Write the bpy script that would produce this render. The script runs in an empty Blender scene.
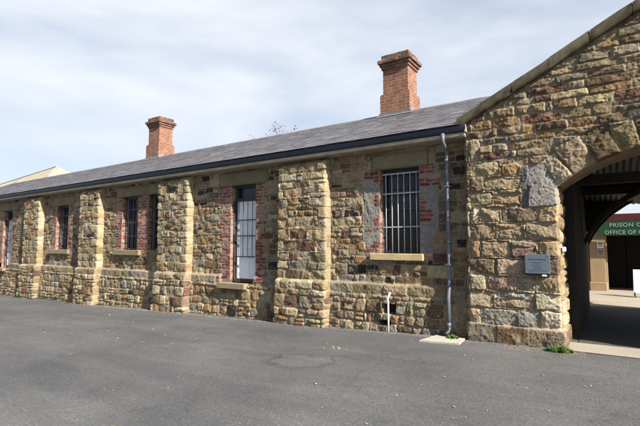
import bpy, math, random
import numpy as np
from mathutils import Vector
random.seed(7)
rng = np.random.default_rng(11)
S = bpy.context.scene
COL = S.collection
radians = math.radians

# ------------------------------------------------------------------ objects
def link(o, parent=None):
    COL.objects.link(o)
    if parent is not None:
        o.parent = parent
    return o

def tag(o, label=None, cat=None, group=None, kind=None):
    if label: o['label'] = label
    if cat: o['category'] = cat
    if group: o['group'] = group
    if kind: o['kind'] = kind
    return o

def thing(name, label, cat, loc=(0, 0, 0), group=None):
    o = bpy.data.objects.new(name, None)
    o.location = loc
    o.empty_display_size = .2
    link(o)
    return tag(o, label, cat, group)

class MB:
    """collects quads / polygons and per-vertex colours, then links ONE mesh object"""
    def __init__(s):
        s.v = []; s.f = []; s.c = []; s.n = 0; s.hascol = False; s.smooth = []
    def add(s, verts, faces, col=None, smooth=False):
        b = s.n
        s.v.append(np.asarray(verts, float).reshape(-1, 3))
        k = len(s.v[-1])
        if col is None:
            s.c.append(np.full((k, 3), .5))
        else:
            c = np.asarray(col, float)
            s.c.append(np.broadcast_to(c, (k, 3)).copy() if c.ndim == 1 else c.reshape(-1, 3))
            s.hascol = True
        s.f += [tuple(b + i for i in f) for f in faces] if not isinstance(faces, np.ndarray) else (faces + b).tolist()
        s.smooth += [smooth] * len(faces)
        s.n += k
    def grid(s, P, C=None, mask=None, flip=False, smooth=True):
        nz, nx = P.shape[:2]
        idx = np.arange(nz * nx).reshape(nz, nx)
        q = np.stack([idx[:-1, :-1], idx[:-1, 1:], idx[1:, 1:], idx[1:, :-1]], -1)
        if mask is not None: q = q[mask]
        q = q.reshape(-1, 4)
        if flip: q = q[:, ::-1]
        s.add(P.reshape(-1, 3), q, None if C is None else C.reshape(-1, 3), smooth)
    def box(s, x0, x1, y0, y1, z0, z1, col=None, b=0.0):
        if b > 0:
            # chamfered box: each corner replaced by three vertices
            xs, ys, zs = (x0, x1), (y0, y1), (z0, z1)
            V = []; id_ = {}
            for i in (0, 1):
                for j in (0, 1):
                    for k in (0, 1):
                        sx, sy, sz = (1 if i == 0 else -1), (1 if j == 0 else -1), (1 if k == 0 else -1)
                        for a, off in (('x', (0, b * sy, b * sz)), ('y', (b * sx, 0, b * sz)), ('z', (b * sx, b * sy, 0))):
                            id_[(i, j, k, a)] = len(V)
                            V.append((xs[i] + off[0], ys[j] + off[1], zs[k] + off[2]))
            F = []
            for i in (0, 1):
                q = [id_[(i, j, k, 'x')] for j, k in ((0, 0), (1, 0), (1, 1), (0, 1))]; F.append(q if i else q[::-1])
            for j in (0, 1):
                q = [id_[(i, j, k, 'y')] for i, k in ((0, 0), (0, 1), (1, 1), (1, 0))]; F.append(q if j else q[::-1])
            for k in (0, 1):
                q = [id_[(i, j, k, 'z')] for i, j in ((0, 0), (1, 0), (1, 1), (0, 1))]; F.append(q if k else q[::-1])
            for k in (0, 1):
                for j in (0, 1):
                    F.append([id_[(0, j, k, 'y')], id_[(1, j, k, 'y')], id_[(1, j, k, 'z')], id_[(0, j, k, 'z')]])
            for i in (0, 1):
                for k in (0, 1):
                    F.append([id_[(i, 0, k, 'x')], id_[(i, 1, k, 'x')], id_[(i, 1, k, 'z')], id_[(i, 0, k, 'z')]])
                for j in (0, 1):
                    F.append([id_[(i, j, 0, 'x')], id_[(i, j, 1, 'x')], id_[(i, j, 1, 'y')], id_[(i, j, 0, 'y')]])
            for i in (0, 1):
                for j in (0, 1):
                    for k in (0, 1):
                        F.append([id_[(i, j, k, a)] for a in 'xyz'])
            s.add(V, F, col); return
        V = [(x, y, z) for x in (x0, x1) for y in (y0, y1) for z in (z0, z1)]
        F = [(0, 1, 3, 2), (4, 6, 7, 5), (0, 4, 5, 1), (2, 3, 7, 6), (0, 2, 6, 4), (1, 5, 7, 3)]
        s.add(V, F, col)
    def tube(s, pts, r, n=12, col=None, cap=True):
        pts = [Vector(p) for p in pts]
        rs = r if isinstance(r, (list, tuple)) else [r] * len(pts)
        V = []; F = []
        up = Vector((0.13, 0.21, 1)).normalized()
        prev = None
        for i, p in enumerate(pts):
            d = (pts[min(i + 1, len(pts) - 1)] - pts[max(i - 1, 0)]).normalized()
            if prev is None:
                a = d.cross(up)
                if a.length < .2: a = d.cross(Vector((1, 0, 0)))
                a.normalize()
            else:
                a = (prev - d * prev.dot(d)).normalized()
            prev = a
            bb = d.cross(a)
            for k in range(n):
                t = 2 * math.pi * k / n
                V.append(p + (a * math.cos(t) + bb * math.sin(t)) * rs[i])
        for i in range(len(pts) - 1):
            for k in range(n):
                k2 = (k + 1) % n
                F.append((i * n + k, i * n + k2, (i + 1) * n + k2, (i + 1) * n + k))
        if cap:
            F.append(tuple(range(n - 1, -1, -1))); F.append(tuple((len(pts) - 1) * n + k for k in range(n)))
        s.add(V, F, col, True)
    def prism(s, prof, axis, a0, a1, col=None):
        """closed profile (list of 2-D points) extruded along axis x|y|z"""
        n = len(prof); V = []
        for a in (a0, a1):
            for p, q in prof:
                V.append({'x': (a, p, q), 'y': (p, a, q), 'z': (p, q, a)}[axis])
        F = [tuple(range(n - 1, -1, -1)), tuple(range(n, 2 * n))]
        for i in range(n):
            j = (i + 1) % n
            F.append((i, j, n + j, n + i))
        s.add(V, F, col)
    def build(s, name, mat, parent=None, fix=True):
        v = np.concatenate(s.v)
        me = bpy.data.meshes.new(name)
        sizes = np.array([len(f) for f in s.f], dtype=np.int32)
        flat = np.fromiter((i for f in s.f for i in f), dtype=np.int32, count=int(sizes.sum()))
        me.vertices.add(len(v)); me.vertices.foreach_set('co', v.astype(np.float32).ravel())
        me.loops.add(len(flat)); me.loops.foreach_set('vertex_index', flat)
        me.polygons.add(len(sizes))
        me.polygons.foreach_set('loop_start', np.concatenate([[0], np.cumsum(sizes)[:-1]]).astype(np.int32))
        me.polygons.foreach_set('use_smooth', np.array(s.smooth, dtype=bool))
        me.update(calc_edges=True)
        me.validate()
        if s.hascol:
            at = me.color_attributes.new('Col', 'FLOAT_COLOR', 'POINT')
            c = np.concatenate(s.c); c4 = np.ones((len(c), 4), np.float32); c4[:, :3] = c
            at.data.foreach_set('color', c4.ravel())
        if fix and len(v) < 60000:
            import bmesh
            bm = bmesh.new(); bm.from_mesh(me); bmesh.ops.recalc_face_normals(bm, faces=bm.faces); bm.to_mesh(me); bm.free()
        o = bpy.data.objects.new(name, me)
        if mat is not None: me.materials.append(mat)
        return link(o, parent)

# ------------------------------------------------------------------ noise
def vnoise(x, y, seed):
    """smooth value noise in [-1,1]"""
    r = np.random.default_rng(seed).uniform(-1, 1, (256, 256))
    xi = np.floor(x).astype(int); yi = np.floor(y).astype(int)
    fx = x - xi; fy = y - yi
    fx = fx * fx * fx * (fx * (fx * 6 - 15) + 10); fy = fy * fy * fy * (fy * (fy * 6 - 15) + 10)
    g = lambda a, b: r[(b) & 255, (a) & 255]
    return (g(xi, yi) * (1 - fx) + g(xi + 1, yi) * fx) * (1 - fy) + (g(xi, yi + 1) * (1 - fx) + g(xi + 1, yi + 1) * fx) * fy

def fbm(x, y, f, seed, octv=4, gain=.5):
    t = 0; a = 1; n = 0
    for i in range(octv):
        t = t + a * vnoise(x * f + 17.3 * i, y * f + 9.1 * i, seed + i); n += a
        f *= 2.07; a *= gain
    return t / n

def sstep(a, b, x):
    t = np.clip((x - a) / (b - a), 0, 1); return t * t * (3 - 2 * t)

# ------------------------------------------------------------------ masonry raster: heights and stone colours
TAN = (0.252, 0.186, 0.111); BUFF = (0.347, 0.288, 0.188); OCH = (0.254, 0.156, 0.076); BRN = (0.137, 0.094, 0.060)
RED = (0.128, 0.069, 0.052); DRK = (0.040, 0.034, 0.033); OLV = (0.181, 0.158, 0.101); GRY = (0.225, 0.201, 0.160); PNK = (0.232, 0.161, 0.119)
MORT = (0.306, 0.257, 0.175)
PAL_WALL = [(TAN, 5), (BUFF, 2.6), (OCH, 2.0), (BRN, 3.6), (RED, 1.6), (DRK, .9), (OLV, 3), (GRY, 1.6), (PNK, .8)]
PAL_BUTT = [(TAN, 6), (BUFF, 4), (OCH, 1.6), (BRN, 2.2), (RED, 1), (OLV, 2.2), (GRY, 1.2), (DRK, .25)]
PAL_GATE = [(TAN, 6.5), (BUFF, 1.8), (OCH, 2.2), (BRN, 5), (RED, .45), (OLV, 2.2), (GRY, 1.2), (DRK, .25)]
PAL_RUB = [(TAN, 4.5), (BUFF, 2.5), (OCH, 1.5), (BRN, 3), (RED, 1.1), (OLV, 2), (GRY, 1.6), (PNK, 1.6), (DRK, .4)]

class Tex:
    def __init__(s, x0, x1, z0, z1, res, seed, warp=.012):
        s.x0, s.z0, s.res = x0, z0, res
        s.nx = int((x1 - x0) / res) + 2; s.nz = int((z1 - z0) / res) + 2
        X, Z = np.meshgrid(x0 + np.arange(s.nx) * res, z0 + np.arange(s.nz) * res)
        s.X, s.Z = X, Z
        s.WX = X + warp * fbm(X, Z, 5, seed + 50, 3) + .75 * warp * fbm(X, Z, 17, seed + 60, 3, .6)
        s.WZ = Z + warp * fbm(X, Z, 5, seed + 70, 3) + .75 * warp * fbm(X, Z, 17, seed + 80, 3, .6) + .012 * fbm(X, Z, .7, seed + 90, 2)
        s.N = fbm(X, Z, 11, seed + 1, 4, .55)
        s.R = 1 - 2 * np.abs(fbm(X, Z, 7, seed + 5, 3, .5)) ** .8
        s.F = fbm(X, Z, 34, seed + 11, 2, .7)
        s.V = fbm(X, Z, 62, seed + 41, 1)
        s.J = fbm(X, Z, 6.5, seed + 31, 3, .6)
        s.Q = 1 - 2 * np.abs(fbm(X, Z, 15, seed + 35, 3, .6))
        s.M = fbm(X, Z, 1.3, seed + 20, 3)
        s.H = .007 * s.N + .006 * s.F
        mc = np.array(MORT) * 1.0
        s.C = mc * (1 + .16 * s.N + .12 * s.M)[..., None]
        s.rnd = random.Random(seed); s.mc = MORT
    def win(s, x0, x1, z0, z1, m=.06):
        i0 = max(int((x0 - m - s.x0) / s.res), 0); i1 = min(int((x1 + m - s.x0) / s.res) + 2, s.nx)
        j0 = max(int((z0 - m - s.z0) / s.res), 0); j1 = min(int((z1 + m - s.z0) / s.res) + 2, s.nz)
        return (slice(j0, j1), slice(i0, i1)) if i1 > i0 and j1 > j0 else None
    def _paint(s, w, d, cx, cz, col, prot, relief, joint, edge, clear, tilt, var):
        X, Z = s.X[w], s.Z[w]
        r = s.rnd
        if clear:
            m = d > 0
            s.H[w] = np.where(m, .007 * s.N[w] + .006 * s.F[w], s.H[w])
            mc = np.array(s.mc) * (1 + .16 * s.N[w] + .12 * s.M[w])[..., None]
            s.C[w] = np.where(m[..., None], mc, s.C[w])
        dd = d - joint * .5 - .009 * np.clip(s.J[w] - .05, -.5, 1) 
        k = np.clip((dd + .003 * s.F[w]) / (edge * .45), 0, 1); k = np.minimum(k, .82 + .18 * k)
        off = r.uniform(-1, 1)
        lev = prot * (r.uniform(.30, 1.2) if not clear else r.uniform(.75, 1.1))
        # split faces: a few tilted planes meeting in ridges
        sz = max(np.ptp(X), .1) * .5
        fac = relief * .9
        wob = .05 * s.N[w]
        pl = fac * .35 + 0 * X
        for _ in range(r.choice((2, 3, 3, 4))):
            th = r.uniform(0, 6.283); st = r.uniform(.08, .34); o_ = r.uniform(.1, 1.0) * fac
            pl = np.minimum(pl, o_ - st * ((X - cx + wob) * math.cos(th) + (Z - cz + wob) * math.sin(th)))
        pl = np.clip(pl, -lev * .8, fac)
        h = lev * k + k * (pl + relief * (.22 * s.N[w] + .22 * (s.Q[w] - .4)) + .0050 * s.F[w] + .0030 * s.V[w])
        tx = tz = 0
        m = dd > 0
        s.H[w] = np.where(m, np.maximum(h, -.01), s.H[w])
        c = np.array(col) * (1 + r.uniform(-.16, .2))
        hue = np.array([1 + r.uniform(-.05, .05), 1, 1 + r.uniform(-.12, .12)])
        c = c * hue
        other = np.array(r.choice([TAN, BRN, GRY, OCH, BUFF]))
        mixf = (sstep(.15, .75, s.N[w] * .6 + s.M[w] * .5 + .25 * s.F[w] + r.uniform(-.3, .3)) * var)[..., None]
        cc = c * (1 - mixf) + other * (1 - .2 * mixf) * mixf
        cc = cc * (1 + .30 * s.F[w] + .16 * s.N[w] + .18 * s.V[w])[..., None]
        e = sstep(0, .007, dd)[..., None]
        cc = cc * (1 - .30 * sstep(.25, .9, s.Q[w] * -1)[..., None])
        sm = (sstep(.30, .62, s.J[w] + .35 * s.F[w]) * .7)[..., None]      # mortar smeared over the stone faces
        cc = cc * (1 - sm) + np.array(MORT) * 1.05 * sm
        s.C[w] = np.where(m[..., None], s.C[w] * (1 - e) + cc * e, s.C[w])
    def rect(s, x0, x1, z0, z1, col, prot=.018, relief=.012, joint=.016, edge=.02, rad=.02, clear=False, tilt=.06, var=.45):
        w = s.win(x0, x1, z0, z1)
        if w is None: return
        cx, cz = (x0 + x1) / 2, (z0 + z1) / 2
        hx, hz = (x1 - x0) / 2, (z1 - z0) / 2
        rad = min(rad, hx * .8, hz * .8)
        qx = np.abs(s.WX[w] - cx) - hx + rad; qz = np.abs(s.WZ[w] - cz) - hz + rad
        sd = np.hypot(np.maximum(qx, 0), np.maximum(qz, 0)) + np.minimum(np.maximum(qx, qz), 0) - rad
        s._paint(w, -sd, cx, cz, col, prot, relief, joint, edge, clear, tilt, var)
    def poly(s, P, col, prot=.03, relief=.02, joint=.018, edge=.03, clear=True, tilt=.05, var=.4):
        P = np.array(P, float)
        w = s.win(P[:, 0].min(), P[:, 0].max(), P[:, 1].min(), P[:, 1].max())
        if w is None: return
        c = P.mean(0); d = None
        for i in range(len(P)):
            a, b = P[i], P[(i + 1) % len(P)]
            n = np.array([-(b - a)[1], (b - a)[0]]); n /= np.hypot(*n)
            if n @ (c - a) < 0: n = -n
            di = (s.WX[w] - a[0]) * n[0] + (s.WZ[w] - a[1]) * n[1]
            d = di if d is None else np.minimum(d, di)
        s._paint(w, d, c[0], c[1], col, prot, relief, joint, edge, clear, tilt, var)
    def pick(s, pal):
        t = s.rnd.uniform(0, sum(p[1] for p in pal))
        for c, k in pal:
            t -= k
            if t <= 0: return c
        return pal[0][0]
    def courses(s, x0, x1, z0, z1, h=(.15, .27), w=(.16, .5), split=.45, pal=PAL_WALL, **kw):
        r = s.rnd; z = z0
        while z < z1 - .03:
            hh = min(r.uniform(*h), z1 - z)
            if z1 - z - hh < h[0] * .5: hh = z1 - z
            x = x0 - r.uniform(0, w[0])
            while x < x1:
                ww = r.uniform(*w) if r.random() > .12 else r.uniform(.07, w[0])
                xe = min(x + ww, x1)
                if x1 - xe < .06: xe = x1
                if hh > .14 and r.random() < split:
                    zc = z + hh * r.uniform(.36, .64)
                    for a, b in ((z, zc), (zc, z + hh)):
                        if ww > .28 and r.random() < .45:
                            xc = x + ww * r.uniform(.35, .65)
                            s.rect(x, xc, a, b, s.pick(pal), **kw); s.rect(xc, xe, a, b, s.pick(pal), **kw)
                        else:
                            s.rect(x, xe, a, b, s.pick(pal), **kw)
                else:
                    s.rect(x, xe, z, z + hh, s.pick(pal), **kw)
                x = xe if xe < x1 else x1 + 1
            z += hh
    def bricks(s, x0, x1, z0, z1, left=True, right=True, white=.35, grey=None):
        """brick jamb, toothed at its outer side(s)"""
        r = s.rnd; z = z0; k = 0; s.mc = (.27, .232, .19)
        while z < z1 - .02:
            zz = min(z + .076, z1)
            t = .11 if (k // 3) % 2 else 0
            a = x0 + (t if left else 0); b = x1 - (t if right else 0)
            x = a - (.11 if k % 2 else 0)
            while x < b - .01:
                xe = min(x + .22, b)
                c = np.array((.20, .058, .045)) * r.uniform(.7, 1.25)
                if r.random() < white: c = c * .45 + np.array((.36, .27, .23)) * .55
                if r.random() < .08: c = np.array((.12, .06, .05))
                s.rect(max(x, a), xe, z, zz, tuple(c), prot=.006, relief=.004, joint=.015, edge=.008, rad=.005, clear=True, tilt=.02, var=.12)
                x = xe
            z = zz; k += 1
        s.mc = MORT
    def sample(s, x, z):
        fx = np.clip((x - s.x0) / s.res, 0, s.nx - 1.001); fz = np.clip((z - s.z0) / s.res, 0, s.nz - 1.001)
        i = fx.astype(int); j = fz.astype(int); a = fx - i; b = fz - j
        w = [(1 - a) * (1 - b), a * (1 - b), (1 - a) * b, a * b]
        ids = [(j, i), (j, i + 1), (j + 1, i), (j + 1, i + 1)]
        H = sum(wi * s.H[q] for wi, q in zip(w, ids))
        C = sum(wi[..., None] * s.C[q] for wi, q in zip(w, ids))
        return H, np.clip(C, .01, .75)

def snapped(a, edges):
    a = np.array(a)
    for e in edges:
        a[np.argmin(np.abs(a - e))] = e
    return np.unique(a)

# ------------------------------------------------------------------ materials
def mat_new(name):
    m = bpy.data.materials.new(name); m.use_nodes = True
    nt = m.node_tree; b = nt.nodes['Principled BSDF']
    return m, nt, b

def N(nt, t, **kw):
    n = nt.nodes.new(t)
    for k, v in kw.items():
        if k in n.inputs.keys(): n.inputs[k].default_value = v
        else: setattr(n, k, v)
    return n

def noise(nt, scale, detail=4, rough=.55, vec=None):
    n = N(nt, 'ShaderNodeTexNoise'); n.inputs['Scale'].default_value = scale
    n.inputs['Detail'].default_value = detail; n.inputs['Roughness'].default_value = rough
    if vec is None:
        g = N(nt, 'ShaderNodeNewGeometry'); vec = g.outputs['Position']
    nt.links.new(vec, n.inputs['Vector']); return n

def ramp(nt, src, stops):
    r = N(nt, 'ShaderNodeValToRGB')
    while len(r.color_ramp.elements) < len(stops): r.color_ramp.elements.new(.5)
    for e, (p, c) in zip(r.color_ramp.elements, stops):
        e.position = p; e.color = (*c, 1) if len(c) == 3 else c
    nt.links.new(src, r.inputs['Fac']); return r

def mix(nt, a, b, fac, mode='MIX'):
    m = N(nt, 'ShaderNodeMix', data_type='RGBA', blend_type=mode)
    for sock, v in ((m.inputs[6], a), (m.inputs[7], b), (m.inputs[0], fac)):
        if hasattr(v, 'links'): nt.links.new(v, sock)
        else: sock.default_value = v if not isinstance(v, tuple) else (*v, 1)[:4]
    return m

def bump(nt, b, h, strength, dist=.01):
    n = N(nt, 'ShaderNodeBump'); n.inputs['Strength'].default_value = strength; n.inputs['Distance'].default_value = dist
    nt.links.new(h, n.inputs['Height']); nt.links.new(n.outputs['Normal'], b.inputs['Normal']); return n

def simple(name, col, rough=.7, var=.12, scale=6, metal=0, spec=.3, bmp=0.0, bscale=60):
    m, nt, b = mat_new(name)
    n = noise(nt, scale, 5)
    r = ramp(nt, n.outputs['Fac'], [(.3, tuple(c * (1 - var) for c in col)), (.7, tuple(min(c * (1 + var), 1) for c in col))])
    nt.links.new(r.outputs['Color'], b.inputs['Base Color'])
    b.inputs['Roughness'].default_value = rough; b.inputs['Metallic'].default_value = metal
    b.inputs['Specular IOR Level'].default_value = spec
    if bmp: bump(nt, b, noise(nt, bscale, 4).outputs['Fac'], bmp, .01)
    return m

def colattr(name, rough=.92, fine=.25, scale=90, spec=.15, bmp=.5):
    m, nt, b = mat_new(name)
    a = N(nt, 'ShaderNodeAttribute', attribute_name='Col')
    n = noise(nt, scale, 5, .65)
    r = ramp(nt, n.outputs['Fac'], [(.3, (1 - fine,) * 3), (.7, (1 + fine,) * 3)])
    r.color_ramp.elements[1].color = (1, 1, 1, 1)
    mx = mix(nt, a.outputs['Color'], r.outputs['Color'], 1.0, 'MULTIPLY')
    n3 = noise(nt, 2.2, 5, .6)
    r3 = ramp(nt, n3.outputs['Fac'], [(.33, (.78, .76, .74)), (.6, (1, 1, 1))])
    mx2 = mix(nt, mx.outputs[2], r3.outputs['Color'], .8, 'MULTIPLY')
    nt.links.new(mx2.outputs[2], b.inputs['Base Color'])
    b.inputs['Roughness'].default_value = rough; b.inputs['Specular IOR Level'].default_value = spec
    bump(nt, b, noise(nt, 140, 4, .7).outputs['Fac'], bmp, .006)
    return m

M = {}
M['masonry'] = colattr('masonry', fine=.34, scale=70, bmp=.9)
M['slate'] = colattr('slate', rough=.6, fine=.12, scale=30, spec=.3, bmp=.15)
M['leafcol'] = colattr('leaf_litter', rough=.7, fine=.15, bmp=.1)
M['gutter'] = simple('navy_painted_metal', (.022, .027, .045), .35, .2, 3, spec=.5)
M['cream'] = simple('cream_painted_timber', (.27, .235, .18), .65, .2, 4, bmp=.1)
M['pipe'] = simple('grey_blue_paint', (.088, .098, .122), .5, .22, 9, spec=.5)
M['dressed'] = simple('dressed_sandstone', (.30, .26, .16), .9, .28, 5, bmp=.5, bscale=45)
M['sill'] = simple('sill_sandstone', (.42, .32, .17), .9, .15, 6, bmp=.4, bscale=50)
M['sill_dark'] = simple('shaded_sill', (.20, .165, .10), .9, .2, 6, bmp=.4, bscale=50)  # darker copy of the sill stone: shade on these sills put into the colour
M['lead'] = simple('lead_flashing', (.15, .155, .165), .5, .2, 8)
M['glass'] = simple('dark_window_glass', (.010, .012, .017), .18, .3, 3, spec=.35)
M['iron'] = simple('black_iron', (.02, .02, .024), .5, .2, 9, spec=.4)
M['bar'] = simple('pale_painted_bar', (.36, .37, .39), .5, .2, 12)
M['frame_dark'] = simple('dark_window_frame', (.035, .036, .045), .5, .2, 9)
M['white'] = simple('white_paint', (.76, .77, .80), .5, .06, 4)
M['frame_grey'] = simple('weathered_grey_frame', (.12, .12, .14), .6, .25, 14)
M['timber'] = simple('dark_timber', (.022, .017, .014), .75, .35, 9, bmp=.3, bscale=30)
M['timber2'] = simple('worn_timber', (.07, .052, .036), .75, .35, 9, bmp=.3, bscale=30)
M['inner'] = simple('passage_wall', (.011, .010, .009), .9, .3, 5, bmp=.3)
M['soffit'] = simple('arch_soffit_stone', (.20, .14, .08), .9, .35, 7, bmp=.7, bscale=35)
M['concrete'] = simple('pale_concrete', (.33, .305, .26), .9, .12, 7, bmp=.3, bscale=80)
M['farstone'] = simple('far_sandstone', (.30, .215, .125), .9, .12, 3, bmp=.3)
M['rust_red'] = simple('red_painted_fascia', (.075, .012, .014), .6, .2, 5)
M['sign_green'] = simple('green_sign_paint', (.014, .052, .028), .5, .12, 5)
M['letters'] = simple('pale_lettering', (.20, .28, .225), .5, .05, 5)
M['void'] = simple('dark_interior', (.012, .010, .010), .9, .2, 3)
M['paper'] = simple('white_paper', (.72, .74, .80), .7, .04, 5)
M['ink'] = simple('dark_ink', (.04, .045, .09), .6, .1, 5)
M['plaque'] = simple('blue_grey_plaque', (.095, .122, .150), .5, .10, 6, spec=.5)
M['plaque_line'] = simple('plaque_lettering', (.045, .06, .09), .5, .1, 5)
M['pinkwhite'] = simple('faded_white_pipe', (.66, .56, .56), .5, .1, 9)
M['bark'] = simple('grey_bark', (.12, .10, .085), .9, .3, 12, bmp=.4)
M['pale_stone'] = simple('pale_render', (.36, .33, .26), .9, .1, 1.2)
M['pale_roof'] = simple('pale_tiles', (.27, .235, .175), .8, .2, .6)

def grass_mat():
    m, nt, b = mat_new('grass_blades')
    n = noise(nt, 25, 3)
    r = ramp(nt, n.outputs['Fac'], [(.3, (.035, .085, .014)), (.7, (.10, .19, .03))])
    nt.links.new(r.outputs['Color'], b.inputs['Base Color']); b.inputs['Roughness'].default_value = .6
    return m
M['grass'] = grass_mat()

def asphalt():
    m, nt, b = mat_new('asphalt')
    base = ramp(nt, noise(nt, .55, 6, .6).outputs['Fac'], [(.28, (.062, .063, .067)), (.5, (.082, .083, .086)), (.70, (.105, .105, .106))])
    # long faint wheel / repair streaks
    g = N(nt, 'ShaderNodeNewGeometry')
    mp = N(nt, 'ShaderNodeMapping'); mp.inputs['Rotation'].default_value = (0, 0, radians(12)); mp.inputs['Scale'].default_value = (.35, 2.6, 1)
    nt.links.new(g.outputs['Position'], mp.inputs['Vector'])
    st = ramp(nt, noise(nt, 1.0, 5, .6, mp.outputs['Vector']).outputs['Fac'], [(.34, (.80, .80, .81)), (.60, (1.02, 1.02, 1.01))])
    c1 = mix(nt, base.outputs['Color'], st.outputs['Color'], .9, 'MULTIPLY')
    # aggregate speckle
    vo = N(nt, 'ShaderNodeTexVoronoi'); vo.inputs['Scale'].default_value = 75
    nt.links.new(g.outputs['Position'], vo.inputs['Vector'])
    sp = N(nt, 'ShaderNodeSeparateColor'); nt.links.new(vo.outputs['Color'], sp.inputs[0])
    sr = ramp(nt, sp.outputs[0], [(0, (.55, .55, .56)), (.55, (.95, .95, .95)), (.9, (1.25, 1.22, 1.16)), (1, (1.9, 1.8, 1.65))])
    c2 = mix(nt, c1.outputs[2], sr.outputs['Color'], .55, 'MULTIPLY')
    # dark tar repair: a thin irregular ring and blotches
    sx = N(nt, 'ShaderNodeMapping'); sx.inputs['Location'].default_value = (3.3, -5.15, 0)
    nt.links.new(g.outputs['Position'], sx.inputs['Vector'])
    nz = noise(nt, 3.5, 4); 
    add = N(nt, 'ShaderNodeVectorMath', operation='MULTIPLY_ADD')
    nt.links.new(nz.outputs['Color'], add.inputs[0]); add.inputs[1].default_value = (.6, .5, 0); nt.links.new(sx.outputs['Vector'], add.inputs[2])
    sc = N(nt, 'ShaderNodeVectorMath', operation='MULTIPLY'); nt.links.new(add.outputs[0], sc.inputs[0]); sc.inputs[1].default_value = (1, 1.25, 0)
    ln = N(nt, 'ShaderNodeVectorMath', operation='LENGTH'); nt.links.new(sc.outputs[0], ln.inputs[0])
    rr = ramp(nt, ln.outputs['Value'], [(0, (1.22, 1.21, 1.19)), (.40, (1.2, 1.19, 1.17)), (.435, (.66, .66, .67)), (.50, (.88, .88, .88)), (.6, (1, 1, 1))])
    c3 = mix(nt, c2.outputs[2], rr.outputs['Color'], .8, 'MULTIPLY')
    # fine cracks
    v2 = N(nt, 'ShaderNodeTexVoronoi', feature='DISTANCE_TO_EDGE'); v2.inputs['Scale'].default_value = .55
    wv = N(nt, 'ShaderNodeVectorMath', operation='MULTIPLY_ADD'); n2 = noise(nt, 1.8, 5, .7)
    nt.links.new(n2.outputs['Color'], wv.inputs[0]); wv.inputs[1].default_value = (.9, .9, 0); nt.links.new(g.outputs['Position'], wv.inputs[2])
    nt.links.new(wv.outputs[0], v2.inputs['Vector'])
    cr = ramp(nt, v2.outputs['Distance'], [(0, (.72, .72, .72)), (.006, (.88, .88, .88)), (.013, (1, 1, 1))])
    gate = ramp(nt, noise(nt, .8, 3).outputs['Fac'], [(.44, (0, 0, 0)), (.56, (1, 1, 1))])
    c4 = mix(nt, c3.outputs[2], cr.outputs['Color'], gate.outputs['Color'], 'MULTIPLY')
    # pale dusty margin close to the wall (grit washed from the stones)
    nt.links.new(c4.outputs[2], b.inputs['Base Color'])
    b.inputs['Roughness'].default_value = .88; b.inputs['Specular IOR Level'].default_value = .25
    ad = N(nt, 'ShaderNodeMath', operation='ADD'); nt.links.new(noise(nt, 130, 3, .7).outputs['Fac'], ad.inputs[0]); nt.links.new(sp.outputs[1], ad.inputs[1])
    bump(nt, b, ad.outputs[0], .5, .006)
    return m
M['asphalt'] = asphalt()

def brick_mat():
    m, nt, b = mat_new('chimney_brick')
    g = N(nt, 'ShaderNodeNewGeometry'); s = N(nt, 'ShaderNodeSeparateXYZ'); nt.links.new(g.outputs['Position'], s.inputs[0])
    a = N(nt, 'ShaderNodeMath', operation='ADD'); nt.links.new(s.outputs[0], a.inputs[0]); nt.links.new(s.outputs[1], a.inputs[1])
    c = N(nt, 'ShaderNodeCombineXYZ'); nt.links.new(a.outputs[0], c.inputs[0]); nt.links.new(s.outputs[2], c.inputs[1])
    br = N(nt, 'ShaderNodeTexBrick'); nt.links.new(c.outputs[0], br.inputs['Vector'])
    br.inputs['Scale'].default_value = 1; br.inputs['Brick Width'].default_value = .23; br.inputs['Row Height'].default_value = .078
    br.inputs['Mortar Size'].default_value = .010; br.inputs['Mortar Smooth'].default_value = .3; br.inputs['Bias'].default_value = 0
    br.inputs['Color1'].default_value = (.215, .095, .058, 1); br.inputs['Color2'].default_value = (.145, .058, .035, 1); br.inputs['Mortar'].default_value = (.25, .185, .13, 1)
    r = ramp(nt, noise(nt, 5, 5).outputs['Fac'], [(.3, (.65, .62, .60)), (.65, (1.15, 1.12, 1.1))])
    m1 = mix(nt, br.outputs['Color'], r.outputs['Color'], .9, 'MULTIPLY')
    # soot and lichen on the corbelled crown: a stain with its own shape
    zz = N(nt, 'ShaderNodeMapRange'); nt.links.new(s.outputs[2], zz.inputs['Value']); zz.inputs['From Min'].default_value = 4.38; zz.inputs['From Max'].default_value = 4.62
    so = N(nt, 'ShaderNodeMath', operation='MULTIPLY'); nt.links.new(zz.outputs[0], so.inputs[0])
    nr = ramp(nt, noise(nt, 9, 4).outputs['Fac'], [(.38, (0, 0, 0)), (.6, (1, 1, 1))]); nt.links.new(nr.outputs['Color'], so.inputs[1])
    m2 = mix(nt, m1.outputs[2], (.045, .035, .028), so.outputs[0])
    nt.links.new(m2.outputs[2], b.inputs['Base Color']); b.inputs['Roughness'].default_value = .9
    inv = N(nt, 'ShaderNodeMath', operation='SUBTRACT'); inv.inputs[0].default_value = 1; nt.links.new(br.outputs['Fac'], inv.inputs[1])
    bump(nt, b, inv.outputs[0], .7, .012)
    return m
M['brick'] = brick_mat()

def corrugated():
    m, nt, b = mat_new('corrugated_iron')
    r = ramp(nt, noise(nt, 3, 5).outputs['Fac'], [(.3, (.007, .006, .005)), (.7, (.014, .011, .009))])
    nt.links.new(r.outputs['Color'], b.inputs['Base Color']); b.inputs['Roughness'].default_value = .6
    return m
M['corr'] = corrugated()

# ------------------------------------------------------------------ ground levels
GX = [-60, -30, -21, -13.3, -9.4, -6.4, -4.1, -2.4, -.6, 3, 30]
GZ = [-2.75, -2.22, -1.99, -1.845, -1.725, -1.665, -1.615, -1.545, -1.495, -1.47, -1.45]
def gz(x): return np.interp(x, GX, GZ)

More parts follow.
